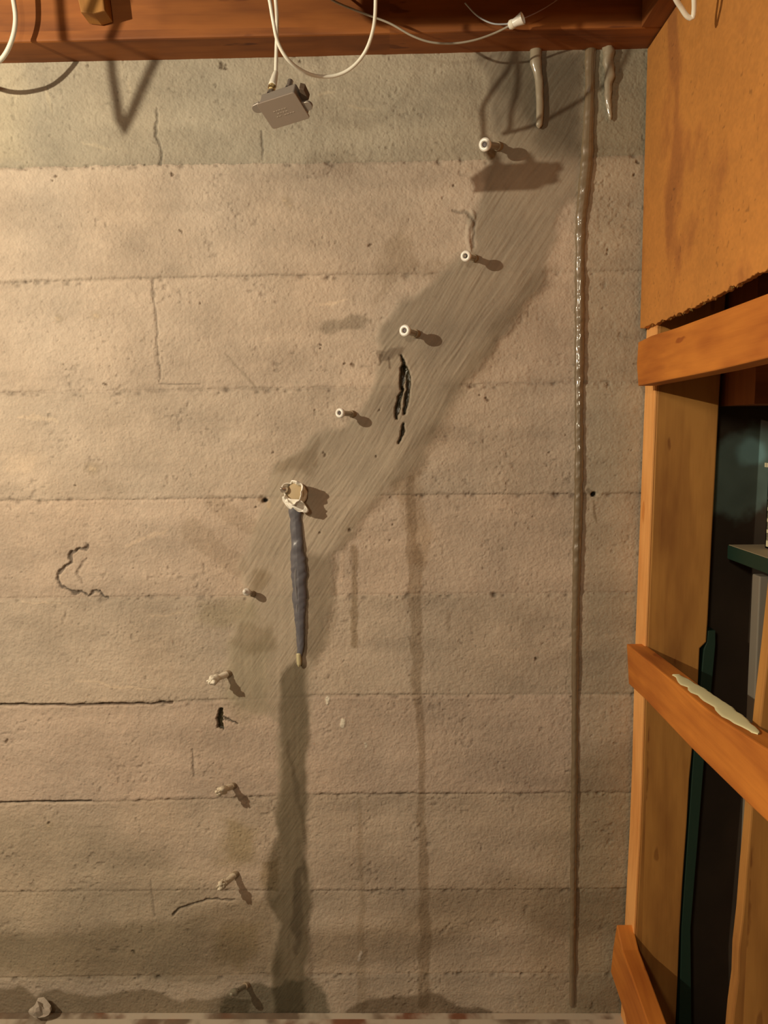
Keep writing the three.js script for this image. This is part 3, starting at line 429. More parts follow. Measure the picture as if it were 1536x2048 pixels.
// ------------------------------------------------------------------ behind the partition: green shelf unit, board, basket
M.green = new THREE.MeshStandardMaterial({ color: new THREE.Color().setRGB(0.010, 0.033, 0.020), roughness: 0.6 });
M.shelfTop = new THREE.MeshStandardMaterial({ color: new THREE.Color().setRGB(0.34, 0.28, 0.18), roughness: 0.7 });
{ const t = thing('shelf_unit', 'dark green painted shelf unit standing in the gloom behind the partition', 'shelf');
  const yT = W(1455, 1089, 0.05).y;
  mesh('upright', extrudePts([[1432, 1262], [1432, 1290], [1422, 1400], [1411, 1500], [1395, 1700], [1382, 1860]].map(p => { const w = W(p[0], p[1], ZP); return [w.x, w.y]; }).concat([[0.610, 0], [0.583, 0]], [[1365, 1860], [1376, 1700], [1390, 1500], [1400, 1400], [1410, 1300], [1416, 1284], [1418, 1262]].map(p => { const w = W(p[0] - 1, p[1], ZP); return [w.x, w.y]; })), 0.03, 0.001).translate(0, 0, ZP - 0.032), M.green, t);
  const zb = 0.05, cnr = W(1455, 1089, zb), yS = cnr.y, x0s = cnr.x;
  const board = mesh('shelf_board', new RoundedBoxGeometry(0.55, 0.027, 0.80, 2, 0.002).translate(x0s + 0.275, yS - 0.0145, zb + 0.40), M.green, t);
  mesh('shelf_lining', boxAt(x0s + 0.002, x0s + 0.548, yS - 0.001, yS, zb + 0.002, zb + 0.798), M.shelfTop, board);
  // basket on the shelf, only its left side in view
  const k = thing('slatted_basket', 'cream plastic basket with pierced sides standing on the green shelf', 'basket', new THREE.Vector3(0, yT + 0.002, 0));
  const zf = 0.235, d = 0.13, bl = W(1530, 1094, zf - d), bt = W(1525, 930, zf - d), h = bt.y - yT - 0.002, x0 = bl.x, w = 0.20;
  M.basket = new THREE.MeshStandardMaterial({ color: new THREE.Color().setRGB(0.74, 0.70, 0.48), roughness: 0.5 });
  const wallPiece = (len, name) => { const s = new THREE.Shape([[0, 0], [len, 0], [len, h], [0, h]].map(p => new THREE.Vector2(p[0], p[1]))); const nr = 6; for (let r = 0; r < nr; r++) for (let c = 0; c < Math.floor(len / 0.018); c++) { const hx = 0.008 + c * 0.018, hy = 0.014 + r * (h - 0.03) / nr; const o = new THREE.Path([[hx, hy], [hx + 0.011, hy], [hx + 0.011, hy + (h - 0.03) / nr - 0.006], [hx, hy + (h - 0.03) / nr - 0.006]].map(p => new THREE.Vector2(p[0], p[1]))); s.holes.push(o); } return new THREE.ExtrudeGeometry(s, { depth: 0.003, bevelEnabled: false }); };
  mesh('front_wall', wallPiece(w).translate(x0, 0, zf - 0.003), M.basket, k); mesh('back_wall', wallPiece(w).translate(x0, 0, zf - d), M.basket, k);
  mesh('side_wall', wallPiece(d).rotateY(Math.PI / 2).translate(x0, 0, zf), M.basket, k); mesh('side_wall', wallPiece(d).rotateY(Math.PI / 2).translate(x0 + w - 0.003, 0, zf), M.basket, k);
  mesh('base', boxAt(x0, x0 + w, 0, 0.003, zf - d, zf), M.basket, k); 
  mesh('rim', mergeGeometries([boxAt(x0 - 0.005, x0 + w + 0.005, h - 0.004, h + 0.004, zf - 0.005, zf + 0.005), boxAt(x0 - 0.005, x0 + w + 0.005, h - 0.004, h + 0.004, zf - d - 0.005, zf - d + 0.005), boxAt(x0 - 0.005, x0 + 0.005, h - 0.004, h + 0.004, zf - d, zf), boxAt(x0 + w - 0.005, x0 + w + 0.005, h - 0.004, h + 0.004, zf - d, zf)]), M.basket, k);
}
{ // boards seen in the opening right under the upper rail
  const a = W(1443, 812, 0.05), b = W(1508, 834, 0.16);
  const t = thing('cross_board', 'brown board fixed across behind the post, under the upper rail', 'board');
  const sh = new THREE.Shape([[a.x, -0.03], [a.x, -a.z], [b.x, -b.z], [1.3, -b.z - 0.02], [1.3, -0.03]].map(p => new THREE.Vector2(p[0], p[1])));
  mesh('board_timber', uvAlong(new THREE.ExtrudeGeometry(sh, { depth: 0.30, bevelEnabled: false }).rotateX(-Math.PI / 2).translate(0, a.y, 0), 0), M.dark, t);
  const s = thing('grey_batten', 'narrow grey painted batten standing behind the partition below the green shelf', 'batten'), c = W(1516, 1150, 0.12);
  mesh('batten_timber', new RoundedBoxGeometry(0.02, c.y, 0.03, 2, 0.003).translate(c.x + 0.006, c.y / 2, 0.12), new THREE.MeshStandardMaterial({ color: new THREE.Color().setRGB(0.22, 0.20, 0.16), roughness: 0.7 }), s);
}

// ------------------------------------------------------------------ painted kerb at the foot of the wall
{ const y0 = W(600, 2024).y, z0 = 0.0, t = thing('painted_kerb', 'low kerb at the foot of the wall, worn white paint over red', 'kerb');
  const kt = tex(1024, 128, (u, v) => { const x = u * 1.8, y = v; const n = fbm(x * 14, y * 2, 121, 4), n2 = fbm(x * 40, y * 5, 122, 4); const white = 0.85 * sst(-0.35, 0.2, n + 0.35 * n2 + 0.10 - 0.25 * sst(0.9, 1.3, x)), red = sst(0.0, 0.4, fbm(x * 9, y * 2, 123, 4) + 0.05), t0 = 1 + 0.3 * n2; const base = [lerp(0.17, 0.20, red) * t0, lerp(0.125, 0.085, red) * t0, lerp(0.085, 0.045, red) * t0]; return [lerp(base[0], 0.50, white), lerp(base[1], 0.45, white), lerp(base[2], 0.36, white)]; });
  M.kerb = new THREE.MeshStandardMaterial({ map: kt, roughness: 0.7, bumpMap: kt, bumpScale: 0.002 });
  const g = new RoundedBoxGeometry(3.1, y0, 0.07, 3, 0.004), p = g.attributes.position, uv = g.attributes.uv; for (let i = 0; i < p.count; i++) uv.setXY(i, (p.getX(i) + 1.5) / 1.8, (p.getZ(i) + p.getY(i)) * 6);
  mesh('kerb_body', g.translate(-1.05, y0 / 2, 0.035), M.kerb, t);
}

// ------------------------------------------------------------------ resin runs and drips
function resinTube(pts, name, label, mat, seed, wob = 0.16, flat = 0.8) {   // pts [px, py, halfwidth px, height over wall m]
  const P = pts.map(p => W(p[0], p[1], p[3] ?? 0.0015)), curve = new THREE.CatmullRomCurve3(P), L = curve.getLength(), seg = Math.max(40, Math.round(L / 0.0035)), rad = 14;
  const g = new THREE.TubeGeometry(curve, seg, 1, rad, false), p = g.attributes.position; const c = new THREE.Vector3();
  const lens = [0]; for (let i = 1; i < P.length; i++) lens.push(lens[i - 1] + P[i].distanceTo(P[i - 1]));
  for (let i = 0; i <= seg; i++) {
    const t = i / seg; curve.getPointAt(t, c); const s = t * lens[lens.length - 1]; let k = 1; while (k < lens.length - 1 && s > lens[k]) k++;
    let w = lerp(pts[k - 1][2], pts[k][2], (s - lens[k - 1]) / (lens[k] - lens[k - 1])) * 0.001; const e = Math.min(1, (1 - t) * L / 0.006, t * L / 0.003 + 0.3); w *= Math.sqrt(Math.max(0.02, e));
    for (let j = 0; j <= rad; j++) { const o = i * (rad + 1) + j, a = (j % rad) / rad * 6.2832; const n = 1 + wob * (noise(s * 70, Math.cos(a) * 1.2, seed) + 0.6 * noise(s * 190 + Math.sin(a) * 2, Math.cos(a) * 2, seed + 3)); const dx = p.getX(o) - c.x, dy = p.getY(o) - c.y, dz = p.getZ(o) - c.z; p.setXYZ(o, c.x + dx * w * n, c.y + dy * w * n, c.z + dz * w * n * flat); }
  }
  g.computeVertexNormals(); const m = mesh(name, g, mat); return tag(m, label, 'resin drip');
}
const resinT = tex(64, 1024, (u, v) => { const n = fbm(v * 60, u * 3, 131, 4), k = 1 + 0.5 * n; return [0.185 * k, 0.138 * k, 0.084 * k]; });
M.resin = new THREE.MeshPhysicalMaterial({ map: resinT, roughness: 0.38, clearcoat: 0.9, clearcoatRoughness: 0.10 });
M.resinGrey = new THREE.MeshPhysicalMaterial({ color: new THREE.Color().setRGB(0.31, 0.265, 0.19), roughness: 0.4, clearcoat: 0.9, clearcoatRoughness: 0.12 });
M.resinBlue = new THREE.MeshPhysicalMaterial({ color: new THREE.Color().setRGB(0.125, 0.125, 0.145), roughness: 0.42, clearcoat: 0.8, clearcoatRoughness: 0.2 });
resinTube([[1181, 92, 11], [1180, 130, 9], [1179, 190, 10], [1177, 250, 11], [1173, 330, 12], [1167, 390, 12], [1162, 440, 10], [1160, 520, 9.5], [1160, 600, 10], [1159, 700, 9], [1158, 800, 8.5], [1158, 900, 8.5], [1157, 1000, 8.5], [1154, 1100, 8.5], [1151, 1250, 8], [1150, 1400, 7.5], [1149, 1550, 7], [1147, 1700, 7], [1146, 1850, 6.5], [1144, 2015, 6]], 'resin_run', 'glossy brown resin run hanging like a cord down the whole wall', M.resin, 141, 0.14);
resinTube([[1072, 96, 11, 0.004], [1071, 120, 11, 0.006], [1076, 150, 8, 0.006], [1079, 180, 7.5, 0.007], [1080, 210, 7, 0.008], [1079, 235, 6.5, 0.008], [1078, 257, 6, 0.008]], 'resin_drip', 'grey resin drip with a rounded tip, leftmost of the three under the beam', M.resinGrey, 142, 0.08);
resinTube([[1215, 92, 14, 0.004], [1217, 120, 11, 0.006], [1218, 150, 9, 0.008], [1217, 180, 7, 0.008], [1217, 210, 6, 0.007], [1221, 241, 3.5, 0.006]], 'resin_drip', 'knobbly grey resin drip with a pointed tip, beside the partition corner', M.resinGrey, 143, 0.22);
{ const t = thing('resin_drip', 'long dark blue grey resin drip hanging from the foam-covered packer', 'resin drip');
  const d = resinTube([[590, 1008, 13, 0.004], [591, 1040, 11, 0.004], [594, 1080, 11.5, 0.004], [595, 1110, 14, 0.004], [598, 1150, 15, 0.004], [599, 1200, 14, 0.005], [600, 1250, 11, 0.006], [601, 1290, 8, 0.007], [598, 1316, 5, 0.008]], 'drip_body', '', M.resinBlue, 144, 0.15, 0.55); scene.remove(d); d.userData = {}; d.name = 'drip_body'; t.add(d);
  const d2 = resinTube([[597, 1306, 5.2, 0.009], [598, 1322, 5.2, 0.0095], [598, 1334, 4.2, 0.0095]], 'drip_tip', '', new THREE.MeshPhysicalMaterial({ color: new THREE.Color().setRGB(0.55, 0.50, 0.30), roughness: 0.35, clearcoat: 0.6 }), 145, 0.05, 0.9); scene.remove(d2); d2.userData = { label: 'pale yellow tip' }; d2.name = 'drip_tip'; t.add(d2);
  const d3 = resinTube([[593, 1120, 1.6, 0.0105], [591, 1160, 2.6, 0.0105], [594, 1200, 2.0, 0.011], [595, 1245, 2.4, 0.0105], [598, 1290, 1.6, 0.0095]], 'drip_bead', '', new THREE.MeshPhysicalMaterial({ color: new THREE.Color().setRGB(0.18, 0.18, 0.19), roughness: 0.35, clearcoat: 0.8 }), 146, 0.1, 0.6); scene.remove(d3); d3.userData = {}; d3.name = 'drip_bead'; t.add(d3);
}

// ------------------------------------------------------------------ injection packers along the crack
const lathe = (pts, seg = 26) => new THREE.LatheGeometry(pts.map(p => new THREE.Vector2(p[0], p[1])), seg);
function packer(base, head, z, label, group, kind) {
  const b = W(base[0], base[1], 0.001), h = W(head[0], head[1], z), L = h.distanceTo(b);
  const t = thing('injection_packer', label, 'packer', b, group); t.quaternion.setFromUnitVectors(new THREE.Vector3(0, 1, 0), h.clone().sub(b).normalize());
  const s = kind.r / 0.0105;
  mesh('sleeve', lathe([[0, -0.02], [0.0075 * s, -0.02], [0.0075 * s, 0.008], [0.0066 * s, 0.010], [0, 0.010]]), M.rubber, t);
  mesh('shaft', lathe([[0, 0.006], [0.0056 * s, 0.006], [0.0056 * s, L - 0.012], [0.0072 * s, L - 0.010], [0.0072 * s, L - 0.004], [0, L - 0.004]]), kind.shaft, t);
  if (kind.ring) {
    const hd = mesh('head', lathe([[0.0036 * s, L - 0.004], [0.0042 * s, L + 0.0005], [0.0056 * s, L + 0.0022], [0.0078 * s, L + 0.0022], [0.0098 * s, L + 0.0006], [0.0105 * s, L - 0.002], [0.0100 * s, L - 0.0055], [0.0070 * s, L - 0.008], [0.004 * s, L - 0.008]], 32), kind.head, t);
    const hex = lathe([[0, L - 0.0012], [0.0030 * s, L - 0.0012], [0.0048 * s, L - 0.0008], [0.0048 * s, L - 0.006], [0, L - 0.006]], 6); mesh('socket', hex, M.bore, hd);
    if (kind.nipple) mesh('nipple', lathe([[0, L + 0.006], [0.0012, L + 0.0058], [0.0022, L + 0.004], [0.0022, L - 0.001], [0, L - 0.001]], 16), M.zinc, hd);
  } else if (kind.nut) {
    mesh('head', lathe([[0.003, L - 0.014], [0.0085 * s, L - 0.013], [0.0092 * s, L - 0.008], [0.0085 * s, L - 0.003], [0.0050 * s, L - 0.001], [0.0045 * s, L + 0.003], [0.0028 * s, L + 0.005], [0, L + 0.0055]], 22), kind.head, t);
  } else { // caked in pale sealant: a lumpy coat instead of a clean head
    const g = new THREE.SphereGeometry(1, 26, 18), p = g.attributes.position; const sd = kind.seed;
    for (let i = 0; i < p.count; i++) { const x = p.getX(i), y = p.getY(i), zz = p.getZ(i), n = 1 + 0.30 * noise(x * 2.2 + 5, y * 2.2 + zz * 2.6, sd) + 0.14 * noise(x * 6, y * 6 + zz * 6, sd + 1); p.setXYZ(i, x * 0.0086 * s * n, L - 0.012 + y * 0.017 * n, zz * 0.0086 * s * n); }
    g.computeVertexNormals(); const c = mesh('sealant_lump', g, kind.head, t); c.userData = { label: 'pale lumpy sealant' };
    const f = new THREE.SphereGeometry(1, 14, 10), q = f.attributes.position; for (let i = 0; i < q.count; i++) { const x = q.getX(i), y = q.getY(i), zz = q.getZ(i), n = 1 + 0.3 * noise(x * 3, y * 3 + zz * 3, sd + 4); q.setXYZ(i, x * 0.0055 * n + kind.side[0], L - 0.004 + y * 0.007 * n, zz * 0.0055 * n + kind.side[1]); } f.computeVertexNormals(); mesh('sealant_lump', f, kind.head, t);
    const w = new THREE.CylinderGeometry(0.0062 * s, 0.0068 * s, L - 0.02, 16, 6), e = w.attributes.position; for (let i = 0; i < e.count; i++) { const n = 1 + 0.14 * noise(e.getX(i) * 300, e.getY(i) * 150 + e.getZ(i) * 300, sd + 7); e.setX(i, e.getX(i) * n); e.setZ(i, e.getZ(i) * n); } w.translate(0, L / 2 - 0.004, 0); w.computeVertexNormals(); mesh('sealant_coat', w, kind.head, t);
  }
  return t;
}
M.sealant = new THREE.MeshStandardMaterial({ color: new THREE.Color().setRGB(0.82, 0.78, 0.66), roughness: 0.75 });
M.sealantDull = new THREE.MeshStandardMaterial({ color: new THREE.Color().setRGB(0.64, 0.58, 0.45), roughness: 0.8 });
M.glassy = new THREE.MeshPhysicalMaterial({ color: new THREE.Color().setRGB(0.20, 0.19, 0.14), roughness: 0.2, clearcoat: 1, clearcoatRoughness: 0.06 });
const PG = 'injection packers set along the repaired crack';
const ring = { r: 0.0115, ring: true, head: M.nylon, shaft: M.steel };
packer([997, 293], [969, 289], 0.055, 'topmost white-ringed injection packer, just under the beam', PG, { ...ring, r: 0.0122 });
packer([950, 517], [931, 512], 0.050, 'white-ringed injection packer beside the curved cement edge, second from the top', PG, { ...ring, r: 0.0105, nipple: true });
packer([833, 668], [809, 661], 0.050, 'white-ringed injection packer directly above the open black crack', PG, ring);
packer([706, 828], [679, 826], 0.045, 'small white-ringed injection packer, fourth from the top, left of the black crack', PG, { ...ring, r: 0.0098 });
packer([507, 1188], [490, 1183], 0.034, 'short metal-tipped injection packer just left of the dark resin drip', PG, { r: 0.0088, nut: true, head: M.nylon, shaft: M.steel });
packer([458, 1347], [420, 1362], 0.050, 'long white sealant-caked packer pointing left, above the small black hole', PG, { r: 0.0102, head: M.sealant, shaft: M.sealant, seed: 151, side: [0.004, 0.006] });
packer([468, 1571], [438, 1583], 0.048, 'sealant-caked packer below the small black hole, second from the bottom of the caked ones', PG, { r: 0.0096, head: M.sealantDull, shaft: M.sealantDull, seed: 153, side: [-0.003, 0.004] });
packer([472, 1748], [439, 1774], 0.052, 'sealant-caked packer above the curved crack low on the wall', PG, { r: 0.0102, head: M.sealantDull, shaft: M.sealantDull, seed: 155, side: [0.002, -0.005] });
packer([494, 1970], [464, 1988], 0.050, 'dark glassy packer at the wet foot of the wall, lowest of all', PG, { r: 0.0100, nut: true, head: M.glassy, shaft: M.glassy });
packer([592, 985], [564, 978], 0.040, 'packer half hidden by the torn white foam, above the dark drip', PG, { r: 0.0085, nut: true, head: M.zinc, shaft: M.steel });
{ // torn cup of white foam round the packer, open towards the room
  const b = W(596, 988, 0.002), h = W(585, 984, 0.046), t = thing('foam_lump', 'torn hollow lump of white foam on the wall at the head of the dark drip', 'foam', b); const ax = h.clone().sub(b), L = ax.length(); t.quaternion.setFromUnitVectors(new THREE.Vector3(0, 0, 1), ax.normalize());
  const n = 72, rows = 16, pos = [], idx = [];
  const shell = (inner) => { for (let j = 0; j <= rows; j++) for (let i = 0; i < n; i++) { const a = i / n * 6.2832, rag = L * (0.92 + 0.30 * noise(Math.cos(a) * 1.8 + 7, Math.sin(a) * 1.8, 161) + 0.07 * noise(Math.cos(a) * 5, Math.sin(a) * 5, 162)), tt = j / rows, z = tt * rag; const flare = 1 + 0.16 * tt * tt * (1 + 1.6 * noise(Math.cos(a) * 2.4, Math.sin(a) * 2.4, 163)); const r0 = (0.0195 + 0.0022 * noise(Math.cos(a) * 2, Math.sin(a) * 2 + tt * 3, 164) + 0.0012 * noise(Math.cos(a) * 4, Math.sin(a) * 4 + tt * 7, 165)) * flare - (inner ? 0.0032 - 0.0012 * tt : 0); pos.push(r0 * Math.cos(a) * 0.95, r0 * Math.sin(a) * 1.12, z); } };
  shell(false); shell(true); const off = (rows + 1) * n;
  for (let j = 0; j < rows; j++) for (let i = 0; i < n; i++) { const a = j * n + i, c = j * n + (i + 1) % n, d = a + n, e = c + n; idx.push(a, c, d, c, e, d); idx.push(off + a, off + d, off + c, off + c, off + d, off + e); }
  for (let i = 0; i < n; i++) { const a = rows * n + i, c = rows * n + (i + 1) % n; idx.push(a, c, off + a, c, off + c, off + a); }
  const g = new THREE.BufferGeometry(); g.setAttribute('position', new THREE.Float32BufferAttribute(pos, 3)); g.setIndex(idx); g.computeVertexNormals();
  M.foam = new THREE.MeshStandardMaterial({ color: new THREE.Color().setRGB(0.90, 0.88, 0.80), roughness: 0.85, side: THREE.DoubleSide });
  mesh('foam_shell', g, M.foam, t);
  const core = new THREE.SphereGeometry(0.0180, 28, 14, 0, 6.2832, 0, Math.PI / 2).rotateX(Math.PI / 2).scale(1, 1.1, 0.5).translate(0, 0, L * 0.52); const c = mesh('foam_core', core, new THREE.MeshStandardMaterial({ color: new THREE.Color().setRGB(0.46, 0.36, 0.22), roughness: 0.8 }), t); c.userData = { label: 'tan foam core' };
  // the flap torn loose at the bottom
  const fz = 0.036, fp = [[562, 996], [572, 1008], [581, 1019], [586, 1012], [592, 1020], [597, 1024], [604, 1022], [612, 1026], [616, 1021], [609, 1012], [605, 1002], [594, 1000], [580, 1000], [570, 994]].map(p => W(p[0], p[1], fz));
  const fs = new THREE.Shape(); fp.forEach((p, k) => { const q = fp[(k + 1) % fp.length]; if (!k) fs.moveTo((p.x + q.x) / 2, (p.y + q.y) / 2); else fs.quadraticCurveTo(p.x, p.y, (p.x + q.x) / 2, (p.y + q.y) / 2); });
  const fg = new THREE.ExtrudeGeometry(fs, { depth: 0.003, bevelEnabled: true, bevelThickness: 0.002, bevelSize: 0.0018, bevelSegments: 3, curveSegments: 5 }); { const p = fg.attributes.position; for (let i = 0; i < p.count; i++) { const x = p.getX(i), y = p.getY(i); p.setZ(i, p.getZ(i) + fz + 0.006 * noise(x * 90, y * 90, 167) - 0.25 * (fp[0].y - y)); } fg.computeVertexNormals(); t.updateMatrixWorld(true); fg.applyMatrix4(t.matrixWorld.clone().invert()); }
  mesh('foam_flap', fg, M.foam, t);
}

// ------------------------------------------------------------------ cables, connector and splitter under the beam
const at = a => a.map(p => W(p[0], p[1], p[2]));
tag(mesh('coaxial_cable', tube(at([[505, -160, 0.32], [522, -60, 0.32], [538, -5, 0.315], [546, 40, 0.31], [556, 85, 0.30], [575, 118, 0.29], [605, 142, 0.27], [640, 153, 0.25], [675, 150, 0.245], [705, 134, 0.25], [730, 104, 0.26], [746, 60, 0.28], [751, 10, 0.30], [746, -90, 0.32], [735, -170, 0.33]]), 0.0028, 160, 12), M.white), 'white coaxial cable hanging in a wide loop over the middle of the beam', 'cable');
tag(mesh('coaxial_cable', tube(at([[-260, 40, 0.11], [-160, 120, 0.10], [-90, 146, 0.098], [-30, 138, 0.098], [2, 119, 0.098], [23, 82, 0.105], [31, 40, 0.11], [26, -5, 0.115], [10, -90, 0.12]]), 0.0040, 80, 12), M.white), 'white coaxial cable curving in over the left end of the beam', 'cable');
{ // bent hanger strap outside the frame; its shadow falls on the wall as a V
  const z = 0.4435, f = z / LAMP.z, sh = (px, py) => W(px, py).lerp(LAMP, f).setZ(z), pts = [sh(208, -60), sh(217, 60), sh(226, 150), sh(240, 240), sh(249, 262), sh(258, 240), sh(292, 160), sh(330, 75), sh(380, -60)], hw = 0.0055, o = [];
  const n = pts.map((p, k) => { const a = pts[Math.max(0, k - 1)], b = pts[Math.min(pts.length - 1, k + 1)]; return new THREE.Vector2(-(b.y - a.y), b.x - a.x).normalize(); });
  const L = pts.map((p, k) => [p.x + n[k].x * hw, p.y + n[k].y * hw]), Rr = pts.map((p, k) => [p.x - n[k].x * hw, p.y - n[k].y * hw]).reverse();
  const t = thing('hanger_strap', 'bent metal hanger strap below the joists at the left, throwing a V-shaped shadow', 'strap'); mesh('strap_metal', extrudePts([...L, ...Rr], 0.003, 0.0004).translate(0, 0, z - 0.0015), M.cast, t); }
tag(mesh('coaxial_cable', tube(at([[1310, -190, 0.40], [1335, -90, 0.38], [1348, -10, 0.36], [1362, 15, 0.35], [1376, 34, 0.345], [1385, 36, 0.345], [1388, 22, 0.35], [1388, -5, 0.36], [1384, -90, 0.38], [1370, -190, 0.40]]), 0.0036, 80, 12), M.white), 'thick white cable dipping into view beside the top of the fibreboard', 'cable');
tag(mesh('thin_wire', tube(at([[620, -30, 0.13], [668, 2, 0.125], [720, 24, 0.12], [780, 47, 0.115], [825, 72, 0.11], [860, 84, 0.105], [905, 87, 0.10], [950, 80, 0.10], [990, 66, 0.10], [1018, 52, 0.105], [1030, 44, 0.11]]), 0.0019, 120, 8), M.wire), 'thin grey wire sagging across the right half of the beam', 'wire');
tag(mesh('thin_wire', tube(at([[930, 6, 0.10], [955, 32, 0.10], [985, 47, 0.105], [1013, 48, 0.108], [1024, 46, 0.11]]), 0.0014, 60, 8), new THREE.MeshPhysicalMaterial({ color: new THREE.Color().setRGB(0.42, 0.45, 0.48), roughness: 0.25, clearcoat: 1 })), 'short shiny strand running into the pale connector on the beam', 'wire');
tag(mesh('thin_wire', tube(at([[1040, 40, 0.11], [1075, 24, 0.115], [1105, 6, 0.12], [1140, -20, 0.13]]), 0.0010, 50, 8), new THREE.MeshPhysicalMaterial({ color: new THREE.Color().setRGB(0.28, 0.16, 0.14), roughness: 0.4 })), 'very thin dark wire rising to the right of the pale connector', 'wire');
{ const a = W(1018, 52, 0.108), b = W(1046, 36, 0.122), t = thing('cable_connector', 'pale flared wire connector at the end of the sagging grey wire', 'connector', a); t.quaternion.setFromUnitVectors(new THREE.Vector3(0, 1, 0), b.clone().sub(a).normalize()); const L = b.distanceTo(a);
  mesh('connector_shell', lathe([[0, 0], [0.006, 0], [0.0068, 0.003], [0.0072, L * 0.5], [0.0098, L * 0.9], [0.0104, L], [0.0088, L], [0.0060, L * 0.55], [0, L * 0.5]], 24), M.nylon, t);
  mesh('crimp_collar', lathe([[0.0065, 0.002], [0.0078, 0.003], [0.0078, 0.008], [0.0068, 0.009]], 24), M.sealant, t); }
{ const c = W(178, -4, 0.12), t = thing('timber_block', 'short offcut of pale timber nailed to the beam face, top left', 'block'); const g = extrudePts([[-0.030, 0.05], [-0.016, -0.022], [0.006, -0.025], [0.026, -0.020], [0.020, 0.05]], 0.04, 0.002); g.translate(c.x, c.y, 0.079); mesh('block_timber', uvAlong(g, 1), M.post, t); }
function splitterBody(t, w, h, d, ports, mats, detail = true) {   // plate in the xy plane facing +z, ports on +y
  const plate = new THREE.Shape(); const c = 0.004, W2 = w / 2, H2 = h / 2; plate.moveTo(-W2 + c, -H2); plate.lineTo(W2 - c, -H2); plate.quadraticCurveTo(W2, -H2, W2, -H2 + c); plate.lineTo(W2, H2 - c); plate.quadraticCurveTo(W2, H2, W2 - c, H2); plate.lineTo(-W2 + c, H2); plate.quadraticCurveTo(-W2, H2, -W2, H2 - c); plate.lineTo(-W2, -H2 + c); plate.quadraticCurveTo(-W2, -H2, -W2 + c, -H2);
  const pl = mesh('cover_plate', new THREE.ExtrudeGeometry(plate, { depth: 0.0012, bevelEnabled: true, bevelThickness: 0.0008, bevelSize: 0.0006, bevelSegments: 2 }), mats.plate, t);
  const body = mesh('body', new RoundedBoxGeometry(w * 0.94, h * 0.94, d, 3, 0.003).translate(0, 0, -d / 2), mats.body, t);
  for (const [sx, sy] of [[-1, 0.32], [1, -0.12]]) { const s = new THREE.Shape(); s.moveTo(0, -0.008); s.lineTo(0.008, -0.007); s.absarc(0.008, 0, 0.007, -Math.PI / 2, Math.PI / 2); s.lineTo(0, 0.008); const hole = new THREE.Path(); hole.absarc(0.008, 0, 0.0028, 0, 6.2832); s.holes.push(hole); const g = new THREE.ExtrudeGeometry(s, { depth: 0.003, bevelEnabled: true, bevelThickness: 0.0006, bevelSize: 0.0006, bevelSegments: 1 }); if (sx < 0) g.rotateZ(Math.PI); mesh('mounting_ear', g.translate(sx * w * 0.47, sy * h, -0.004), mats.body, t); }
  for (const x of ports) { const g = []; const n = 7; const prof = [[0, 0.018], [0.0022, 0.018], [0.0022, 0.010], [0.0034, 0.0175]]; const pr = [[0.0012, 0.0165], [0.0042, 0.0165]]; for (let k = 0; k < n; k++) { pr.push([0.0046, 0.0160 - k * 0.0018], [0.0042, 0.0151 - k * 0.0018]); } pr.push([0.0056, 0.003], [0.0056, 0]); mesh('port', lathe(pr, 20).rotateX(-Math.PI / 2).translate(x * w, h * 0.36, -d + 0.001), M.zinc, t); }
  return pl;
}
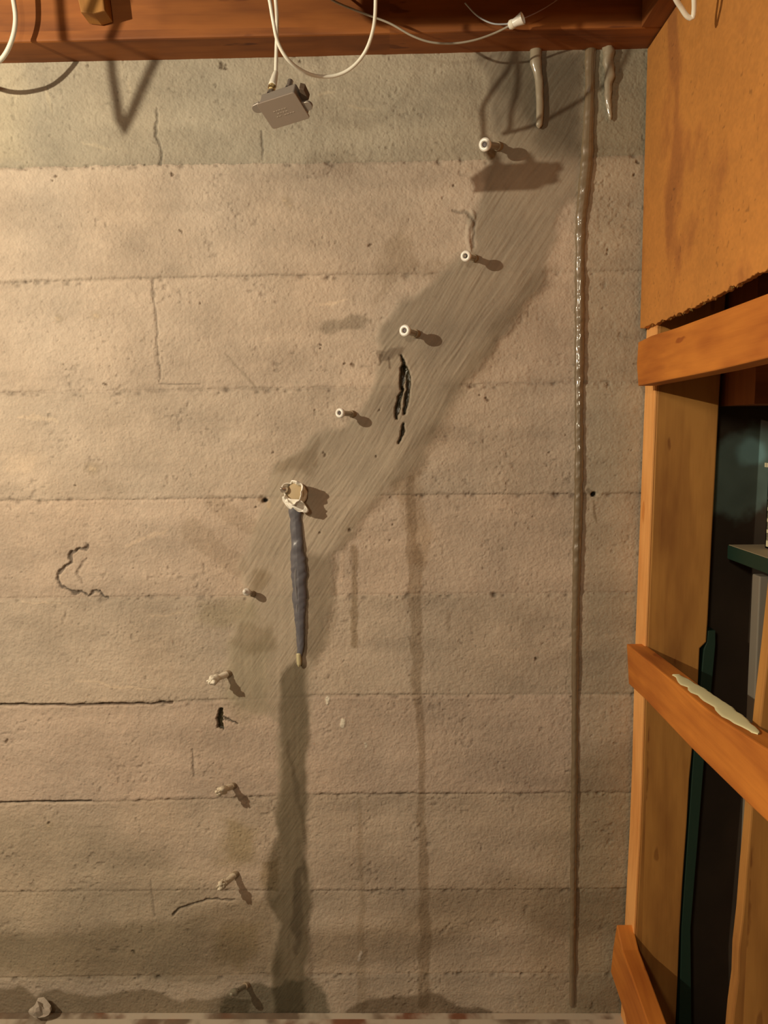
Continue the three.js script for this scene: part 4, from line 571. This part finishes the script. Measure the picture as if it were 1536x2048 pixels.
{ const C = W(567, 221, 0.30), t = thing('cable_splitter', 'grey cast metal cable splitter hanging by its white cable in front of the wall', 'splitter', C);
  const view = CAM.clone().sub(C).normalize(), q0 = new THREE.Quaternion().setFromUnitVectors(new THREE.Vector3(0, 0, 1), view);
  const u = new THREE.Vector3(73, 21, 40).normalize(), w0 = new THREE.Vector3(29, -43, -30.5); w0.addScaledVector(u, -w0.dot(u)).normalize(); const up = w0.negate(), n = u.clone().cross(up);
  t.quaternion.setFromRotationMatrix(new THREE.Matrix4().makeBasis(u, up, n)).premultiply(q0);
  const pl = splitterBody(t, 0.067, 0.047, 0.021, [-0.27, 0.23], { plate: M.plate = new THREE.MeshStandardMaterial({ color: new THREE.Color().setRGB(0.40, 0.34, 0.29), roughness: 0.42, metalness: 0.5 }), body: M.cast });
  // worn raised print on the cover, not legible
  const mk = []; const r = mulberry(21); for (let k = 0; k < 3; k++) for (let i = 0; i < 5 + k; i++) { if (r() < 0.25) continue; mk.push(new THREE.BoxGeometry(0.0022 + r() * 0.002, 0.0009, 0.0004).translate(-0.014 + i * 0.0048, 0.004 - k * 0.005, 0.0022)); } mesh('embossed_print', mergeGeometries(mk), M.zinc, pl);
  // dark clip standing at the right side
  mesh('side_clip', extrudePts([[0, 0], [0.010, 0.004], [0.012, 0.022], [0.006, 0.026], [0, 0.012]], 0.012, 0.001).translate(0.032, -0.006, -0.021), new THREE.MeshStandardMaterial({ color: new THREE.Color().setRGB(0.12, 0.085, 0.06), roughness: 0.6 }), t);
  t.updateMatrixWorld(true); const p0 = t.localToWorld(new THREE.Vector3(-0.27 * 0.067, 0.0169, -0.021 - 0.014)), p1 = t.localToWorld(new THREE.Vector3(-0.27 * 0.067, 0.0169, -0.021 - 0.047));
  const c = thing('coaxial_cable', 'white coaxial cable dropping straight down into the hanging splitter', 'cable');
  mesh('cable_jacket', tube([p1, p1.clone().lerp(W(553, 92, 0.272), 0.5), W(553, 92, 0.272), W(554, 40, 0.285), W(551, -5, 0.30), W(546, -90, 0.31), W(540, -170, 0.32)], 0.0029, 90, 12), M.white, c);
  const dir = p1.clone().sub(p0).normalize(), bt = new THREE.Group(); 
  const boot = lathe([[0.0034, 0.034], [0.0042, 0.030], [0.0058, 0.014], [0.0064, 0.006], [0.0060, 0.004], [0, 0.004]], 22), nut = lathe([[0, -0.006], [0.0055, -0.006], [0.0060, -0.004], [0.0060, 0.004], [0, 0.004]], 6);
  for (const [nm, g, m] of [['boot', boot, M.white], ['coupling_nut', nut, M.brass]]) { g.applyQuaternion(new THREE.Quaternion().setFromUnitVectors(new THREE.Vector3(0, 1, 0), dir)).translate(p0.x, p0.y, p0.z); mesh(nm, g, m, c); }
}
{ // chip of concrete lying on the kerb at the left
  const b = W(82, 2022, 0.02), g = new THREE.IcosahedronGeometry(0.022, 2), p = g.attributes.position; for (let i = 0; i < p.count; i++) { const x = p.getX(i), y = p.getY(i), z = p.getZ(i), n = 1 + 0.35 * noise(x * 70 + 3, y * 70 + z * 80, 171); p.setXYZ(i, x * 1.1 * n, Math.max(0, (y + 0.010) * 0.95 * n * (1 - Math.abs(x) * 12)), z * 0.6 * n); }
  g.computeVertexNormals(); tag(mesh('concrete_chip', g.translate(b.x, b.y, 0.028), M.plain), 'small broken chip of concrete lying on the kerb at its left end', 'chip'); }

renderer.render(scene, camera);
